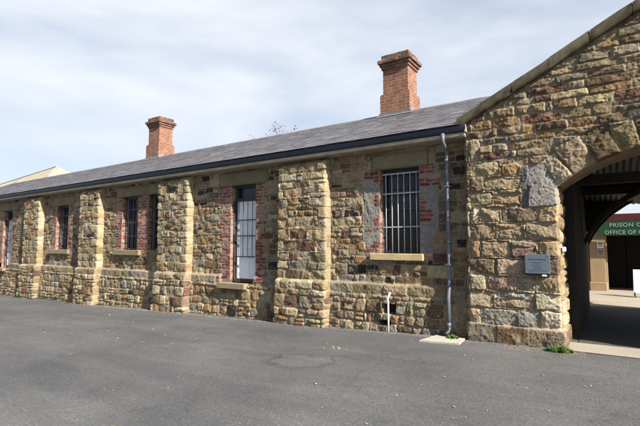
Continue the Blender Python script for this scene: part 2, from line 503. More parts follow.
def ground():
    xs = np.unique(np.concatenate([np.linspace(-25, 6, 125), [-3000, -800, -200, -100, -60, -40, -30, 10, 20, 50, 200, 800, 3000]]))
    ys = np.unique(np.concatenate([np.linspace(-2, 8, 61), [-3000, -500, -60, -20, -8, 10, 12, 14, 20, 40, 100, 500, 3000]]))
    X, Y = np.meshgrid(xs, ys)
    Z = gz(X) + .006 * fbm(X, Y, 1.1, 3, 3) * (np.abs(X) < 30)
    mb = MB(); mb.grid(np.stack([X, Y, Z], -1)); o = mb.build('ground', M['asphalt'])
    tag(o, kind='structure')
ground()

# ------------------------------------------------------------------ long stone building
WY = 7.5
XL, XR = -27.0, -1.96
house = thing('stone_building', 'long low sandstone rubble range with slate roof and brick chimneys', 'building', (-12, 7.5, -1.8))
def part(mb, name, mat, parent, **k):
    o = mb.build(name, mat, parent)
    # parents sit at real base points: keep the child where its mesh was modelled
    p = parent; off = Vector((0, 0, 0))
    while p is not None:
        off += p.location; p = p.parent
    o.location = -off
    return o

OPEN = {'w3': (-3.66, -2.86, -.16, 1.45), 'door': (-7.67, -6.86, -.90, 1.45), 'w2a': (-12.3, -11.5, -.15, 1.45),
        'w2b': (-11.0, -10.34, -.15, 1.45), 'w1': (-16.38, -15.56, -.16, 1.38), 'w0': (-20.88, -20.06, -.92, 1.40), 'wx': (-24.9, -24.1, -.16, 1.4)}
T = Tex(XL - .05, XR + .2, -2.6, 2.15, .008, 21, warp=.014)
# upper wall: roughly coursed rubble
T.courses(XL, XR + .15, -.72, 2.1, h=(.12, .24), w=(.13, .46), split=.5, pal=PAL_WALL, prot=.021, relief=.017, joint=.011, edge=.020, rad=.022)
# plinth: rougher, rounder
T.courses(XL, XR + .15, -2.55, -.93, h=(.13, .26), w=(.12, .36), split=.35, pal=PAL_RUB, prot=.030, relief=.028, joint=.012, edge=.036, rad=.05, tilt=.12)
T.courses(XL, XR + .15, -.93, -.72, h=(.2, .21), w=(.35, .7), split=0, pal=[(TAN, 3), (OLV, 3), (BUFF, 1), (GRY, 2)], prot=.016, relief=.02, joint=.02, edge=.03, rad=.03)
for k, (a, b_, c, d) in OPEN.items():      # brick jambs
    if k == 'w2b': continue
    if k == 'w3':
        T.rect(a - .36, a, c, d, (.24, .225, .205), prot=.006, relief=.012, clear=True, rad=.01, var=.2)
        T.rect(b_, b_ + .36, c, d, (.20, .19, .18), prot=.006, relief=.012, clear=True, rad=.01, var=.2)
        T.bricks(a - .13, a, c, d - .07, left=True, right=False, white=.25)
        T.bricks(a - .34, a, d - .18, d, left=True, right=False, white=.2)
        T.bricks(a - .34, a, c + .02, c + .18, left=True, right=False, white=.6)
        T.bricks(a - .30, a - .05, c + .42, c + .52, left=True, right=False, white=.6)
        T.bricks(b_, b_ + .40, 1.06, d + .03, left=False, right=True, white=.2)
        T.bricks(b_, b_ + .25, .42, .86, left=False, right=True, white=.15)
        continue
    lo, ro = (.42, .36)
    if k == 'w2a': T.bricks(a - .33, a, c, d, True, False, .25); T.bricks(b_, OPEN['w2b'][0], c, d, False, False, white=.45)
    elif k == 'w0' or k == 'w1' or k == 'wx': T.bricks(a - .34, a, c, d, True, False, .3); T.bricks(b_, b_ + .26, c, d, False, True, .4)
    else: T.bricks(a - .40, a, c, d, True, False, .45); T.bricks(b_, b_ + .36, c, d, False, True, .4)
for x0, x1, z0, z1 in [(-3.82, -2.69, 1.45, 1.735), (-12.62, -10.30, 1.45, 1.76), (-16.85, -15.15, 1.38, 1.70), (-25.3, -23.7, 1.4, 1.7), (-8.12, -6.5, 1.45, 1.77), (-21.3, -19.6, 1.40, 1.72)]:
    w = T.win(x0, x1, z0, z1, 0); T.H[w] = -.02
# a few stones that can be told apart
for x0, x1, z0, z1, c in [(-4.74, -4.5, .55, .73, DRK), (-4.46, -4.2, .56, .72, DRK), (-2.86 + .48, -2.1, .95, 1.09, DRK), (-2.62, -2.36, .0, .2, OCH), (-2.64, -2.3, -.33, -.14, RED),
                          (-2.25, -2.02, 1.2, 1.38, DRK), (-3.9, -3.1, 1.76, 1.88, OCH), (-3.08, -2.5, 1.77, 1.9, OLV), (-8.9, -8.62, 1.28, 1.4, DRK), (-8.8, -8.5, 1.02, 1.1, DRK),
                          (-9.02, -8.8, 1.0, 1.12, DRK), (-6.42, -6.2, 1.0, 1.12, DRK), (-6.4, -6.15, 1.6, 1.7, DRK), (-6.7, -6.3, .12, .28, RED), (-2.2, -1.98, -.05, .1, DRK),
                          (-4.55, -4.3, .12, .3, RED), (-4.2, -3.98, -.1, .06, OCH), (-8.75, -8.45, 1.62, 1.78, DRK), (-17.2, -16.9, 1.45, 1.55, DRK)]:
    T.rect(x0, x1, z0, z1, c, clear=True, var=.25)
# two holes at the foot of the wall
for x0, x1, z0, z1 in [(-3.58, -3.33, -1.27, -1.09), (-3.68, -3.42, -1.49, -1.40)]:
    w = T.win(x0, x1, z0, z1, 0)
    m = (np.abs(T.WX[w] - (x0 + x1) / 2) < (x1 - x0) / 2) & (np.abs(T.WZ[w] - (z0 + z1) / 2) < (z1 - z0) / 2)
    T.H[w] = np.where(m, -.30, T.H[w]); T.C[w] = np.where(m[..., None], np.array((.10, .07, .045)), T.C[w])

def plinth(z, d=.07):
    # projection below the weathered offset course
    return d * sstep(-.69, -.77, z) + .03 * sstep(-.9, -2.0, z)

def house_wall():
    mb = MB()
    xs = [XL]
    while xs[-1] < XR:
        x = xs[-1]
        F = (-.557, .83); R = (.83, .557)
        zc = x * F[0] + WY * F[1]; ppm = 431 * (R[0] * zc - (x * R[0] + WY * R[1]) * F[0]) / zc ** 2 * 1.6
        xs.append(x + min(max(.70 / ppm, .0095), .04))
    zs = np.arange(-2.5, 2.08, .0115)
    ex = [e for o in OPEN.values() for e in o[:2]]; ez = [-.16, 1.45, -.90, 1.38, -.92, 1.40, -.15]
    xs = snapped(xs, ex); zs = snapped(zs, ez)
    X, Z = np.meshgrid(xs, zs)
    H, C = T.sample(X, Z)
    # pull the relief to nothing at the arrises of openings
    dmin = np.full(X.shape, 9.)
    hole = np.zeros((len(zs) - 1, len(xs) - 1), bool)
    for a, b, c, d in OPEN.values():
        dx = np.maximum(np.maximum(a - X, X - b), 0); dz = np.maximum(np.maximum(c - Z, Z - d), 0)
        dmin = np.minimum(dmin, np.hypot(dx, dz))
        xc = (X[:-1, :-1] + X[1:, 1:]) / 2; zc_ = (Z[:-1, :-1] + Z[1:, 1:]) / 2
        hole |= (xc > a) & (xc < b) & (zc_ > c) & (zc_ < d)
    H = H * sstep(0, .018, dmin)
    doorcut = ((X > -7.95) & (X < -7.0)).astype(float) * sstep(-1.03, -1.0, Z)
    Y = WY - H - plinth(Z) * (1 - doorcut)
    mb.grid(np.stack([X, Y, Z], -1), C, ~hole)
    # reveals
    for k, (a, b, c, d) in OPEN.items():
        t = Tex(0, .3, c - .02, d + .02, .008, 300 + len(k) + int(a * -7), .004)
        t.bricks(0, .3, c, d, False, False, white=.75 if k in ('w3', 'door') else .4)
        ys = np.linspace(0, .24, 14); zz = np.arange(c, d + .001, (d - c) / round((d - c) / .018))
        U, V = np.meshgrid(ys, zz); h, col = t.sample(U, V); h = h * sstep(0, .02, U)
        mb.grid(np.stack([a + h, WY + U, V], -1), col)
        mb.grid(np.stack([b - h, WY + U, V], -1), col, flip=True)
        mb.add([(a, WY, d), (b, WY, d), (b, WY + .24, d), (a, WY + .24, d)], [(0, 1, 2, 3)], OLV)
        mb.add([(a, WY, c), (b, WY, c), (b, WY + .24, c), (a, WY + .24, c)], [(0, 1, 2, 3)], TAN)
    # rear and end walls
    mb.box(XL, XR - .6, 12.4, 12.8, -2.6, 2.0, TAN)
    mb.add([(XL, WY, -2.6), (XL, 12.4, -2.6), (XL, 12.4, 2.0), (XL, 10, 3.2), (XL, WY, 2.0)], [(0, 1, 2, 3, 4)], TAN)
    return part(mb, 'wall', M['masonry'], house)
house_wall()

# ---- buttresses
def buttress(xa, xb, seed, fixed=()):
    w = xb - xa; p = .195; s0 = -(p + .1); s1 = w + p + .1
    t = Tex(s0 - .1, s1 + .1, -2.6, 1.95, .008, seed, .014)
    t.courses(s0, s1, -.70, 1.9, h=(.15, .26), w=(.15, .46), split=.4, pal=PAL_BUTT, prot=.023, relief=.021, joint=.012, edge=.022, rad=.022)
    t.courses(s0, s1, -2.55, -.9, h=(.15, .27), w=(.14, .40), split=.35, pal=PAL_RUB, prot=.034, relief=.030, joint=.012, edge=.038, rad=.05, tilt=.12)
    t.courses(s0, s1, -.9, -.70, h=(.2, .21), w=(.3, .6), split=0, pal=[(TAN, 3), (OLV, 2), (BUFF, 2)], prot=.02, relief=.022, joint=.02, edge=.03, rad=.03)
    # larger pale quoins running round both arrises
    r = random.Random(seed); z = -.70
    while z < 1.75:
        h = r.uniform(.17, .25)
        la, lb = r.choice([(.16, .38), (.3, .2)])
        t.rect(-.16, la, z, z + h, r.choice([BUFF, TAN, BUFF, OLV]), prot=.026, relief=.016, edge=.028, rad=.03, clear=True)
        t.rect(w - lb, w + .22, z, z + h, r.choice([BUFF, BUFF, TAN, BUFF]), prot=.026, relief=.016, edge=.028, rad=.03, clear=True)
        z += h
    for x0, x1, z0, z1, c in fixed:
        t.rect(x0 - xa, x1 - xa, z0, z1, c, prot=.024, relief=.014, joint=.018, edge=.02, rad=.02, clear=True, var=.3)
    # paler dressed stones on the side return
    far = max((-xb) / 6, 1)
    du = min(.0105 * far, .028)
    u = np.arange(0, 1.0001, 1 / round((w + 2 * .24) / du)) * (w + .48) - .24
    zs = np.arange(-2.5, 1.93, .0115)
    U, Z = np.meshgrid(u, zs)
    H, C = t.sample(U, Z)
    out = p + plinth(Z, .075) - (p + .02) * sstep(1.66, 1.9, Z) 
    side = .022 * sstep(-.69, -.77, Z) + .012 * fbm(Z * 0 + xa, Z, 4, seed, 3)
    sx = np.clip(U, 0, w); 
    fl = np.clip(-U / .24, 0, 1); fr = np.clip((U - w) / .24, 0, 1)
    X = xa + sx + side * (np.clip(U / w, 0, 1) * 2 - 1)
    Yp = WY - out + (out + .03) * (fl + fr)
    cn = .035
    ang = (math.pi / 4) * (sstep(-cn, cn, U) - 1) + (math.pi / 4) * (sstep(w - cn, w + cn, U))
    ang = ang * 2
    nx = np.sin(ang); ny = -np.cos(ang)
    H = H * (1 - .5 * sstep(0, .05, np.maximum(-U, U - w)))
    # round the arris a little
    rr = .018 * (np.exp(-(U / .02) ** 2) + np.exp(-((U - w) / .02) ** 2))
    P = np.stack([X + nx * (H - rr), Yp + ny * (H - rr), Z], -1)
    mb = MB(); mb.grid(P, C)
    return part(mb, 'buttress', M['masonry'], house)

def px(q):   # helper for stones placed from image coordinates on the front of the buttress nearest the gate
    return q
B3 = [(-6.02, -5.78, 1.30, 1.44, TAN), (-5.42, -4.80, 1.25, 1.47, BUFF)]
FX3 = [(-5.18, -4.74, 1.36, 1.52, BUFF), (-5.97, -5.60, 1.20, 1.34, BUFF), (-4.96, -4.70, 1.06, 1.28, BUFF), (-5.78, -5.36, 1.02, 1.19, TAN), (-5.34, -4.97, 1.07, 1.22, PNK),
       (-6.03, -5.74, .80, .985, OLV), (-5.21, -4.74, .80, .985, BUFF), (-5.48, -5.22, .90, .985, BRN),
       (-6.03, -5.72, .11, .33, TAN), (-5.70, -5.25, .115, .315, RED), (-5.23, -4.74, .115, .325, BUFF),
       (-6.03, -5.86, -.13, .08, BUFF), (-5.85, -5.54, -.13, .075, BRN), (-5.52, -5.04, -.13, .085, RED), (-4.99, -4.74, -.13, .085, BUFF),
       (-5.72, -5.49, -.34, -.15, RED), (-5.16, -4.76, -.36, -.15, OLV), (-5.98, -5.74, -.34, -.15, TAN)]
buttress(-6.03, -4.78, 41, FX3)
buttress(-10.28, -9.03, 52, [(-9.9, -9.55, .45, .6, BRN)])
buttress(-14.42, -13.28, 63)
buttress(-18.5, -17.28, 74)
buttress(-22.9, -21.7, 85)

# ---- roof of real slates
EY, EZ, RY, RZ = 7.17, 2.015, 10.0, 3.335
def slates(x0, x1, ya, za, yb, zb, seed):
    r = np.random.default_rng(seed); L = math.hypot(yb - ya, zb - za)
    uy, uz = (yb - ya) / L, (zb - za) / L; ny, nz = -uz, uy
    expo = .17; n = int(L / expo) + 1; mb = MB(); V = []; C = []
    Fq = []
    k = 0
    for i in range(n):
        s0 = i * expo; s1 = min(s0 + expo * 1.25, L)
        x = x0 - (.14 if i % 2 else 0)
        while x < x1:
            w = .27 + r.uniform(-.012, .012); a = max(x, x0) + .003; b = min(x + w, x1) - .003
            x += w
            if b - a < .03: continue
            t0 = .013 + r.uniform(-.002, .003); t1 = .003; j = r.uniform(-.006, .006)
            tw = r.uniform(-.002, .002)
            for (xx, s, t) in ((a, s0 + j, t0 + tw), (b, s0 + j, t0 - tw), (b, s1, t1), (a, s1, t1), (a, s0 + j, t0 - .011), (b, s0 + j, t0 - .011)):
                V.append((xx, ya + uy * s + ny * t, za + uz * s + nz * t))
            base = np.array((.128, .126, .140)) * r.uniform(.85, 1.12)
            if r.random() < .12: base = np.array((.158, .152, .162)) * r.uniform(.85, 1.12)
            if r.random() < .08: base = np.array((.125, .112, .114)) * r.uniform(.8, 1.1)
            C += [base] * 6
            Fq += [(k, k + 1, k + 2, k + 3), (k, k + 4, k + 5, k + 1)]; k += 6
    mb.add(V, Fq, np.array(C))
    # boarding under the slates
    mb.add([(x0, ya, za - .01), (x1, ya, za - .01), (x1, yb, zb - .01), (x0, yb, zb - .01)], [(0, 1, 2, 3)], (.05, .05, .05))
    return mb
mb = slates(XL - .1, -1.98, EY, EZ, RY, RZ, 3)
mb.add([(XL, RY, RZ), (-1.98, RY, RZ), (-1.98, 12.9, 1.95), (XL, 12.9, 1.95)], [(0, 1, 2, 3)], (.12, .12, .13))
roof = part(mb, 'roof', M['slate'], house)
# ridge capping
mb = MB()
x = XL
while x < -2.35:
    e = min(x + .45, -2.3)
    mb.prism([(RY - .10, RZ - .035), (RY, RZ + .022), (RY + .10, RZ - .035), (RY, RZ - .01)], 'x', x, e - .006, np.array((.16, .155, .165)) * random.uniform(.8, 1.15)); x = e
part(mb, 'ridge_cap', M['slate'], house)

def chimney(x0, x1, y0=9.8, dep=.64):
    mb = MB(); zb = 2.9
    def b(z0, z1, g, bev=.006): mb.box(x0 - g, x1 + g, y0 - g, y0 + dep + g, z0, z1, None, bev)
    b(zb, 3.78, .03); b(3.78, 3.815, .012); b(3.815, 4.46, -.03)
    b(4.46, 4.535, .0); b(4.535, 4.61, .035); b(4.61, 4.70, .075); b(4.70, 4.84, .0)
    o = part(mb, 'chimney', M['brick'], house)
    f = MB()
    sl = (RZ - EZ) / (RY - EY)
    zf = EZ + (y0 - EY) * sl
    f.box(x0 - .06, x1 + .06, y0 - .045, y0 - .033, zf - .04, zf + .07)
    f.add([(x0 - .10, y0 - .16, zf - .16 * sl + .028), (x1 + .10, y0 - .16, zf - .16 * sl + .028), (x1 + .10, y0 - .03, zf - .03 * sl + .034), (x0 - .10, y0 - .03, zf - .03 * sl + .034)], [(0, 1, 2, 3)])
    f.add([(x1 + .034, y0 - .045, zf + .0), (x1 + .034, RY, RZ + .02), (x1 + .034, RY, RZ + .10), (x1 + .034, y0 - .045, zf + .08)], [(0, 1, 2, 3)])
    part_of(f, 'flashing', M['lead'], o)
    c = MB()
    c.tube([((x0 + x1) / 2, y0 + dep / 2, 4.83), ((x0 + x1) / 2, y0 + dep / 2, 4.87)], .13, 14)
    part_of(c, 'flue_top', M['frame_grey'], o)
    return o

def part_of(mb, name, mat, parent):
    """sub-part: same frame as its parent mesh"""
    return mb.build(name, mat, parent)
chimney(-4.70, -3.96)
chimney(-14.56, -13.84)

# ---- gutter, fascia, downpipe
mb = MB()
gp = [(7.195, 2.02), (7.19, 1.965), (7.20, 1.925), (7.235, 1.895), (7.29, 1.89), (7.33, 1.90), (7.33, 2.02), (7.318, 2.02), (7.318, 1.912), (7.24, 1.907), (7.212, 1.93), (7.204, 1.965), (7.207, 2.02)]
mb.prism(gp, 'x', XL - .1, -1.93)
for x in np.arange(XL + .4, -2, 1.83):      # joints
    mb.prism([(y + (-.004 if y < 7.25 else 0), z + (-.004 if z < 1.93 else .002)) for y, z in gp[:7]], 'x', x, x + .05)
gut = part(mb, 'gutter', M['gutter'], house)
mb = MB(); mb.box(-1.948, -1.925, 7.2, 7.35, 1.885, 2.015, None, .003)
part(mb, 'gutter_end', M['cream'], house)
mb = MB(); mb.prism([(7.225, 1.885), (7.225, 1.835), (7.245, 1.815), (7.29, 1.81), (7.52, 1.80), (7.52, 1.83), (7.33, 1.885)], 'x', XL, -1.95)
part(mb, 'fascia', M['cream'], house)
dp = MB(); X0 = -2.31
dp.tube([(X0, 7.195, 1.90), (X0, 7.19, 1.78), (X0, 7.215, 1.73), (X0, 7.36, 1.66), (X0, 7.39, 1.62), (X0, 7.39, 1.4), (X0, 7.39, -.6), (X0, 7.37, -.72), (X0, 7.325, -.84), (X0, 7.31, -.9), (X0, 7.31, -1.38)], .033, 16)
dpo = part(dp, 'downpipe', M['pipe'], house)
c = MB()
for z in (1.42, .02):
    c = MB(); c.tube([(X0, 7.39, z), (X0, 7.39, z + .07)], .039, 16); part_of(c, 'pipe_collar', M['pipe'], dpo)
c = MB(); c.tube([(X0, 7.31, -1.3), (X0, 7.31, -1.38)], .038, 16); part_of(c, 'pipe_collar', M['pipe'], dpo)
c = MB(); c.tube([(X0, 7.31, -1.36), (X0, 7.30, -1.43), (X0 - .02, 7.26, -1.47), (X0 - .04, 7.21, -1.485)], .040, 14)
part_of(c, 'pipe_shoe', M['iron'], dpo)
for z in (1.0, -.35):
    c = MB(); c.box(X0 - .055, X0 + .055, 7.42, 7.475, z, z + .025, None, .003); c.box(X0 - .045, X0 + .045, 7.345, 7.43, z, z + .025, None, .003)
    part_of(c, 'pipe_bracket', M['pipe'], dpo)

# ---- windows and doors
def lintel(parent, x0, x1, z0, z1, tone=1):
    xs = np.linspace(x0, x1, max(int((x1 - x0) / .025), 8)); zs = np.linspace(z0, z1, max(int((z1 - z0) / .02), 6))
    X, Z = np.meshgrid(xs, zs)
    H = .010 * fbm(X, Z, 3, 77, 4) + .004 * fbm(X, Z, 18, 5, 3)
    d = np.minimum(np.minimum(X - x0, x1 - X), np.minimum(Z - z0, z1 - Z))
    k = sstep(-.001, .02, d)
    Y = WY - .022 * k - H * k + .03 * (1 - k)
    C = np.array((.215, .188, .118)) * tone * (1 + .3 * fbm(X, Z, 2.5, 9, 4) + .12 * fbm(X, Z, 20, 19, 3))[..., None]
    m = MB(); m.grid(np.stack([X, Y, Z], -1), C)
    m.box(x0 + .02, x1 - .02, WY - .003, WY + .2, z0 + .003, z1 - .003, (.26, .23, .15))
    return part_of(m, 'lintel', M['masonry'], parent)

def sill(parent, x0, x1, z0, z1, out=.09, m=None):
    s = MB(); s.box(x0, x1, WY - out, WY + .2, z0, z1, None, .008)
    return part_of(s, 'sill', m or M['sill'], parent)

def window(key, sx, lx, barmat, label):
    a, b, c, d = OPEN[key]; w = b - a
    yf = WY + .16
    f = MB(); t = .055
    f.box(a, a + t, yf, yf + .07, c, d, None, .004); f.box(b - t, b, yf, yf + .07, c, d, None, .004)
    f.box(a + t, b - t, yf, yf + .07, d - t, d, None, .004); f.box(a + t, b - t, yf, yf + .07, c, c + t, None, .004)
    zm = c + (d - c) * .52
    f.box(a + t, b - t, yf + .01, yf + .06, zm - .02, zm + .025, None, .004)
    for i in ((1, 2) if key != 'w3' else (1.5,)):
        xx = a + w * i / 3; f.box(xx - .011, xx + .011, yf + .02, yf + .05, c + t, d - t)
    for z in (c + (d - c) * .27, c + (d - c) * .77): f.box(a + t, b - t, yf + .022, yf + .048, z - .01, z + .01)
    fr = part(f, 'window', M['frame_grey'] if key != 'w3' else M['frame_dark'], house)
    if label: fr['label'] = label
    g = MB(); g.add([(a, yf + .06, c), (b, yf + .06, c), (b, yf + .06, d), (a, yf + .06, d)], [(0, 1, 2, 3)]); part_of(g, 'glass', M['glass'], fr)
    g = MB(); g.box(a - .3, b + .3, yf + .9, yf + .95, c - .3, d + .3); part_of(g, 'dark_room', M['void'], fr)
    br = MB(); yb = WY + .09
    n = 6 if w > .7 else 5
    for i in range(n):
        xx = a + w * (i + .75) / (n + .5) if key == 'w3' else a + w * (i + .5) / n
        br.tube([(xx, yb, c + .005), (xx, yb, d - .07 if key == 'w3' else d - .005)], .0085, 8)
    for z in ((c + .50, d - .09, c + 1.14) if key == 'w3' else (c + .4, c + .8, c + 1.2)):
        br.box(a + .02 + 0, b - .005, yb - .006, yb + .006, z - .011, z + .011)
    part_of(br, 'security_bars', barmat, fr)
    if lx: lintel(fr, lx[0], lx[1], lx[2], lx[3])
    if sx: sill(fr, sx[0], sx[1], sx[2], sx[3], m=M['sill' if key == 'w3' else 'sill_dark'])
    return fr

def door(key, lx):
    a, b, c, d = OPEN[key]; yf = WY + .15; w = b - a
    f = MB(); t = .06; zt = d - .34
    f.box(a, a + t, yf, yf + .09, c, d, None, .004); f.box(b - t, b, yf, yf + .09, c, d, None, .004)
    f.box(a + t, b - t, yf, yf + .09, d - t, d, None, .004); f.box(a + t, b - t, yf, yf + .09, zt - .03, zt + .03, None, .004)
    fr = part(f, 'door', M['frame_dark'], house)
    l = MB(); x0, x1, z0, z1 = a + t + .004, b - t - .004, c + .09, zt - .034
    l.box(x0, x1, yf + .035, yf + .07, z0, z1)
    s = .09                      # stiles, rails and raised panels
    l.box(x0, x0 + s, yf + .02, yf + .035, z0, z1, None, .003); l.box(x1 - s, x1, yf + .02, yf + .035, z0, z1, None, .003)
    xm = (x0 + x1) / 2
    for z in (z0, z0 + .72, z1 - .1): l.box(x0 + s, x1 - s, yf + .02, yf + .035, z, z + (.14 if z < z0 + 1 else .1), None, .003)
    l.box(xm - .04, xm + .04, yf + .021, yf + .035, z0 + .14, z1 - .1, None, .003)
    lf = part_of(l, 'door_leaf', M['white'], fr)
    k = MB(); k.box(x0 + .02, x1 - .02, yf + .01, yf + .09, c, c + .085, None, .004); part_of(k, 'threshold', M['timber2'], fr)
    k = MB(); k.add([(a, yf + .06, zt), (b, yf + .06, zt), (b, yf + .06, d), (a, yf + .06, d)], [(0, 1, 2, 3)]); part_of(k, 'fanlight', M['glass'], fr)
    k = MB(); yb = WY + .09
    for i in range(6):
        xx = a + .035 + (w - .07) * i / 5
        k.tube([(xx, yb, c + (.0 if i in (0, 5) else .62)), (xx, yb, zt - .04)], .0085 if 0 < i < 5 else .014, 8)
    for z in (c + .62, c + 1.12, c + 1.5, zt - .05): k.box(a + .02, b - .02, yb - .008, yb + .008, z - .013, z + .013)
    k.box(a + .03, a + .13, yb - .02, yb + .02, c + .98, c + 1.16, None, .003)
    part_of(k, 'iron_grille', M['iron'], fr)
    lintel(fr, *lx)
    sill(fr, a - .26, b - .16, c - .13, c, .20, M['sill_dark'])
    return fr
window('w3', (-3.84, -2.785, -.285, -.16), (-3.82, -2.69, 1.45, 1.735), M['bar'], 'barred window nearest the archway with patched grey jambs')
window('w2a', (-12.6, -11.3, -.30, -.15), (-12.62, -10.30, 1.45, 1.76), M['iron'], None)
window('w2b', None, None, M['iron'], None)
window('w1', (-16.75, -15.35, -.31, -.16), (-16.85, -15.15, 1.38, 1.70), M['iron'], None)
window('wx', (-25.2, -23.8, -.31, -.16), (-25.3, -23.7, 1.4, 1.70), M['iron'], None)
door('door', (-8.12, -6.5, 1.45, 1.77)); door('w0', (-21.3, -19.6, 1.40, 1.72))

# ------------------------------------------------------------------ gatehouse
GY = 7.28; CX, CZ, CR = .905, -1.068, 2.47; JX = -.627; JX2 = 2 * CX - JX
gate = thing('gatehouse', 'sandstone gatehouse gable with a wide segmental archway through it', 'gatehouse', (CX, 7.6, -1.5))
def coping_z(x): return 2.035 + .5085 * (np.minimum(x, 2 * CX - x) + 1.96)
def arch_z(x): return CZ + np.sqrt(np.maximum(CR ** 2 - (x - CX) ** 2, 0))
G = Tex(-2.1, 4.0, -1.75, 3.95, .006, 131, .014)
G.courses(-2.1, 4.0, .95, 3.9, h=(.10, .17), w=(.2, .62), split=.18, pal=PAL_GATE, prot=.028, relief=.026, joint=.012, edge=.026, rad=.02, tilt=.1)
G.courses(-2.1, 4.0, -1.25, .95, h=(.18, .25), w=(.25, .6), split=.3, pal=[(TAN, 4), (BUFF, 3), (BRN, 1.5), (OCH, 1), (GRY, 1)], prot=.036, relief=.03, joint=.02, edge=.04, rad=.03, tilt=.09)
# the pier, stone by stone (x0, x1, y0, y1 in image pixels)
def g(x0, x1, y0, y1, c):   # corner values in image pixels
    return (x0, x1, y0, y1, c)
PIER = [
 (469.4, 498.5, 162.8, 176.9, TAN), (500.3, 519.7, 163.8, 176, OCH), (469.4, 484, 177.8, 192.3, BRN), (484.4, 520, 179.7, 191, TAN),
 (470.3, 492.8, 193.4, 206, TAN), (493.4, 519.7, 196.6, 205, OCH), (472, 479.7, 207, 222.9, BUFF), (480.3, 500.3, 207.8, 222.9, TAN), (501, 537, 207, 222.5, BRN),
 (537, 561, 206, 222.9, TAN), (469.4, 493.8, 224.2, 240, TAN), (493.8, 523.7, 223.6, 228.8, OCH), (494.3, 524.7, 229.2, 240, TAN), (525.2, 561, 223.8, 240, TAN),
 (470.3, 480.3, 241.3, 257.6, OCH), (481, 510, 241.3, 257.6, TAN), (510.6, 537, 241.3, 247.6, TAN), (510.6, 537, 248, 257.6, RED), (537.8, 561, 241.3, 257.6, TAN),
 (469.4, 495.6, 258.6, 274, BRN), (496.6, 526, 258.6, 274.6, TAN), (526.5, 561, 258.6, 275.3, BRN), (469.8, 486, 275.2, 290, BUFF), (486.8, 517, 276, 290.6, PNK),
 (517.7, 536.6, 277, 291.2, OLV), (537.4, 562, 276.3, 292.8, TAN), (469.4, 493.8, 291.2, 307, TAN), (494.8, 534, 292, 297.8, GRY), (495.2, 534, 298.5, 308, PNK),
 (535, 562.5, 293.8, 310.4, BUFF), (469.4, 480.6, 308, 322.7, TAN), (481.2, 516.3, 308.6, 325, GRY), (517, 539.7, 309.5, 327.5, GRY), (540.3, 563, 311.6, 329.8, BUFF),
 (469.4, 479.7, 138.8, 162.2, TAN)]
FWD = (-.5567, .8284, .0740); RGT = (.8301, .5586, 0.); UPV = (-.0413 * 0 + .0413, -.0615, .9972)
def pixel_to_wall(px_, py_, D):
    """turns image pixel coordinates, cast through the camera, into metres on a wall at distance D"""
    f = 431.; th = math.atan(290 / 431.); pt = math.atan(32 / 431.)
    Fv = Vector((-math.sin(th) * math.cos(pt), math.cos(th) * math.cos(pt), math.sin(pt))); Rv = Vector((math.cos(th), math.sin(th), 0)); Uv = Rv.cross(Fv)
    r = Fv * f + Rv * (px_ - 320) + Uv * (213 - py_)
    return r * (D / r.y)
for x0, x1, y0, y1, c in PIER:  # pixel boxes projected onto the front plane of the gate wall
    xm, ym = (x0 + x1) / 2, (y0 + y1) / 2
    xa = pixel_to_wall(x0, ym, GY).x; xb = pixel_to_wall(x1, ym, GY).x; zb = pixel_to_wall(xm, y0, GY).z; za = pixel_to_wall(xm, y1, GY).z
    G.rect(xa, min(xb, JX + .05), za, zb, tuple(v * k_ for v, k_ in zip(c, (1.27, 1.33, 1.42))), prot=.030, relief=.028, joint=.012, edge=.028, rad=.018, clear=True, tilt=.10)
for xa, xb, c in [(-1.99, -1.56, GRY), (-1.55, -1.08, BRN), (-1.07, -.56, PNK), (2.38, 2.9, BRN), (2.9, 3.4, TAN), (3.4, 3.9, GRY)]:
    G.rect(xa, xb, -1.56, -1.25, c, prot=.02, relief=.02, joint=.014, edge=.025, rad=.02, clear=True, var=.8)
# voussoirs
ang0 = math.degrees(math.atan2(.869 - CZ, JX - CX)); r_ = random.Random(5); a = ang0 + 1
vc = [BUFF, TAN, BRN, TAN, BRN, OLV, BRN, TAN]; k = 0
while a > 180 - ang0:
    da = r_.uniform(5.4, 8.2); a2 = max(a - da, 180 - ang0 - 1)
    ro = CR + r_.uniform(.30, .50)
    P = [(CX + rr * math.cos(radians(t)), CZ + rr * math.sin(radians(t))) for rr, t in ((CR - .03, a), (ro, a), (ro, a2), (CR - .03, a2))]
    G.poly(P, vc[k % 8] if k < 8 else r_.choice(vc), prot=.034, relief=.036, joint=.014, edge=.022, var=.5)
    a = a2; k += 1
# the big grey springer
G.poly([(-1.125, .56), (-.60, .58), (-.60, .86), (-.79, 1.22), (-1.125, 1.235)], (.29, .27, .235), prot=.045, relief=.013, edge=.02, joint=.012, var=.3)
G.rect(-1.125, -1.02, .57, 1.22, (.15, .147, .143), prot=.03, relief=.008, joint=.004, clear=False, var=.1)

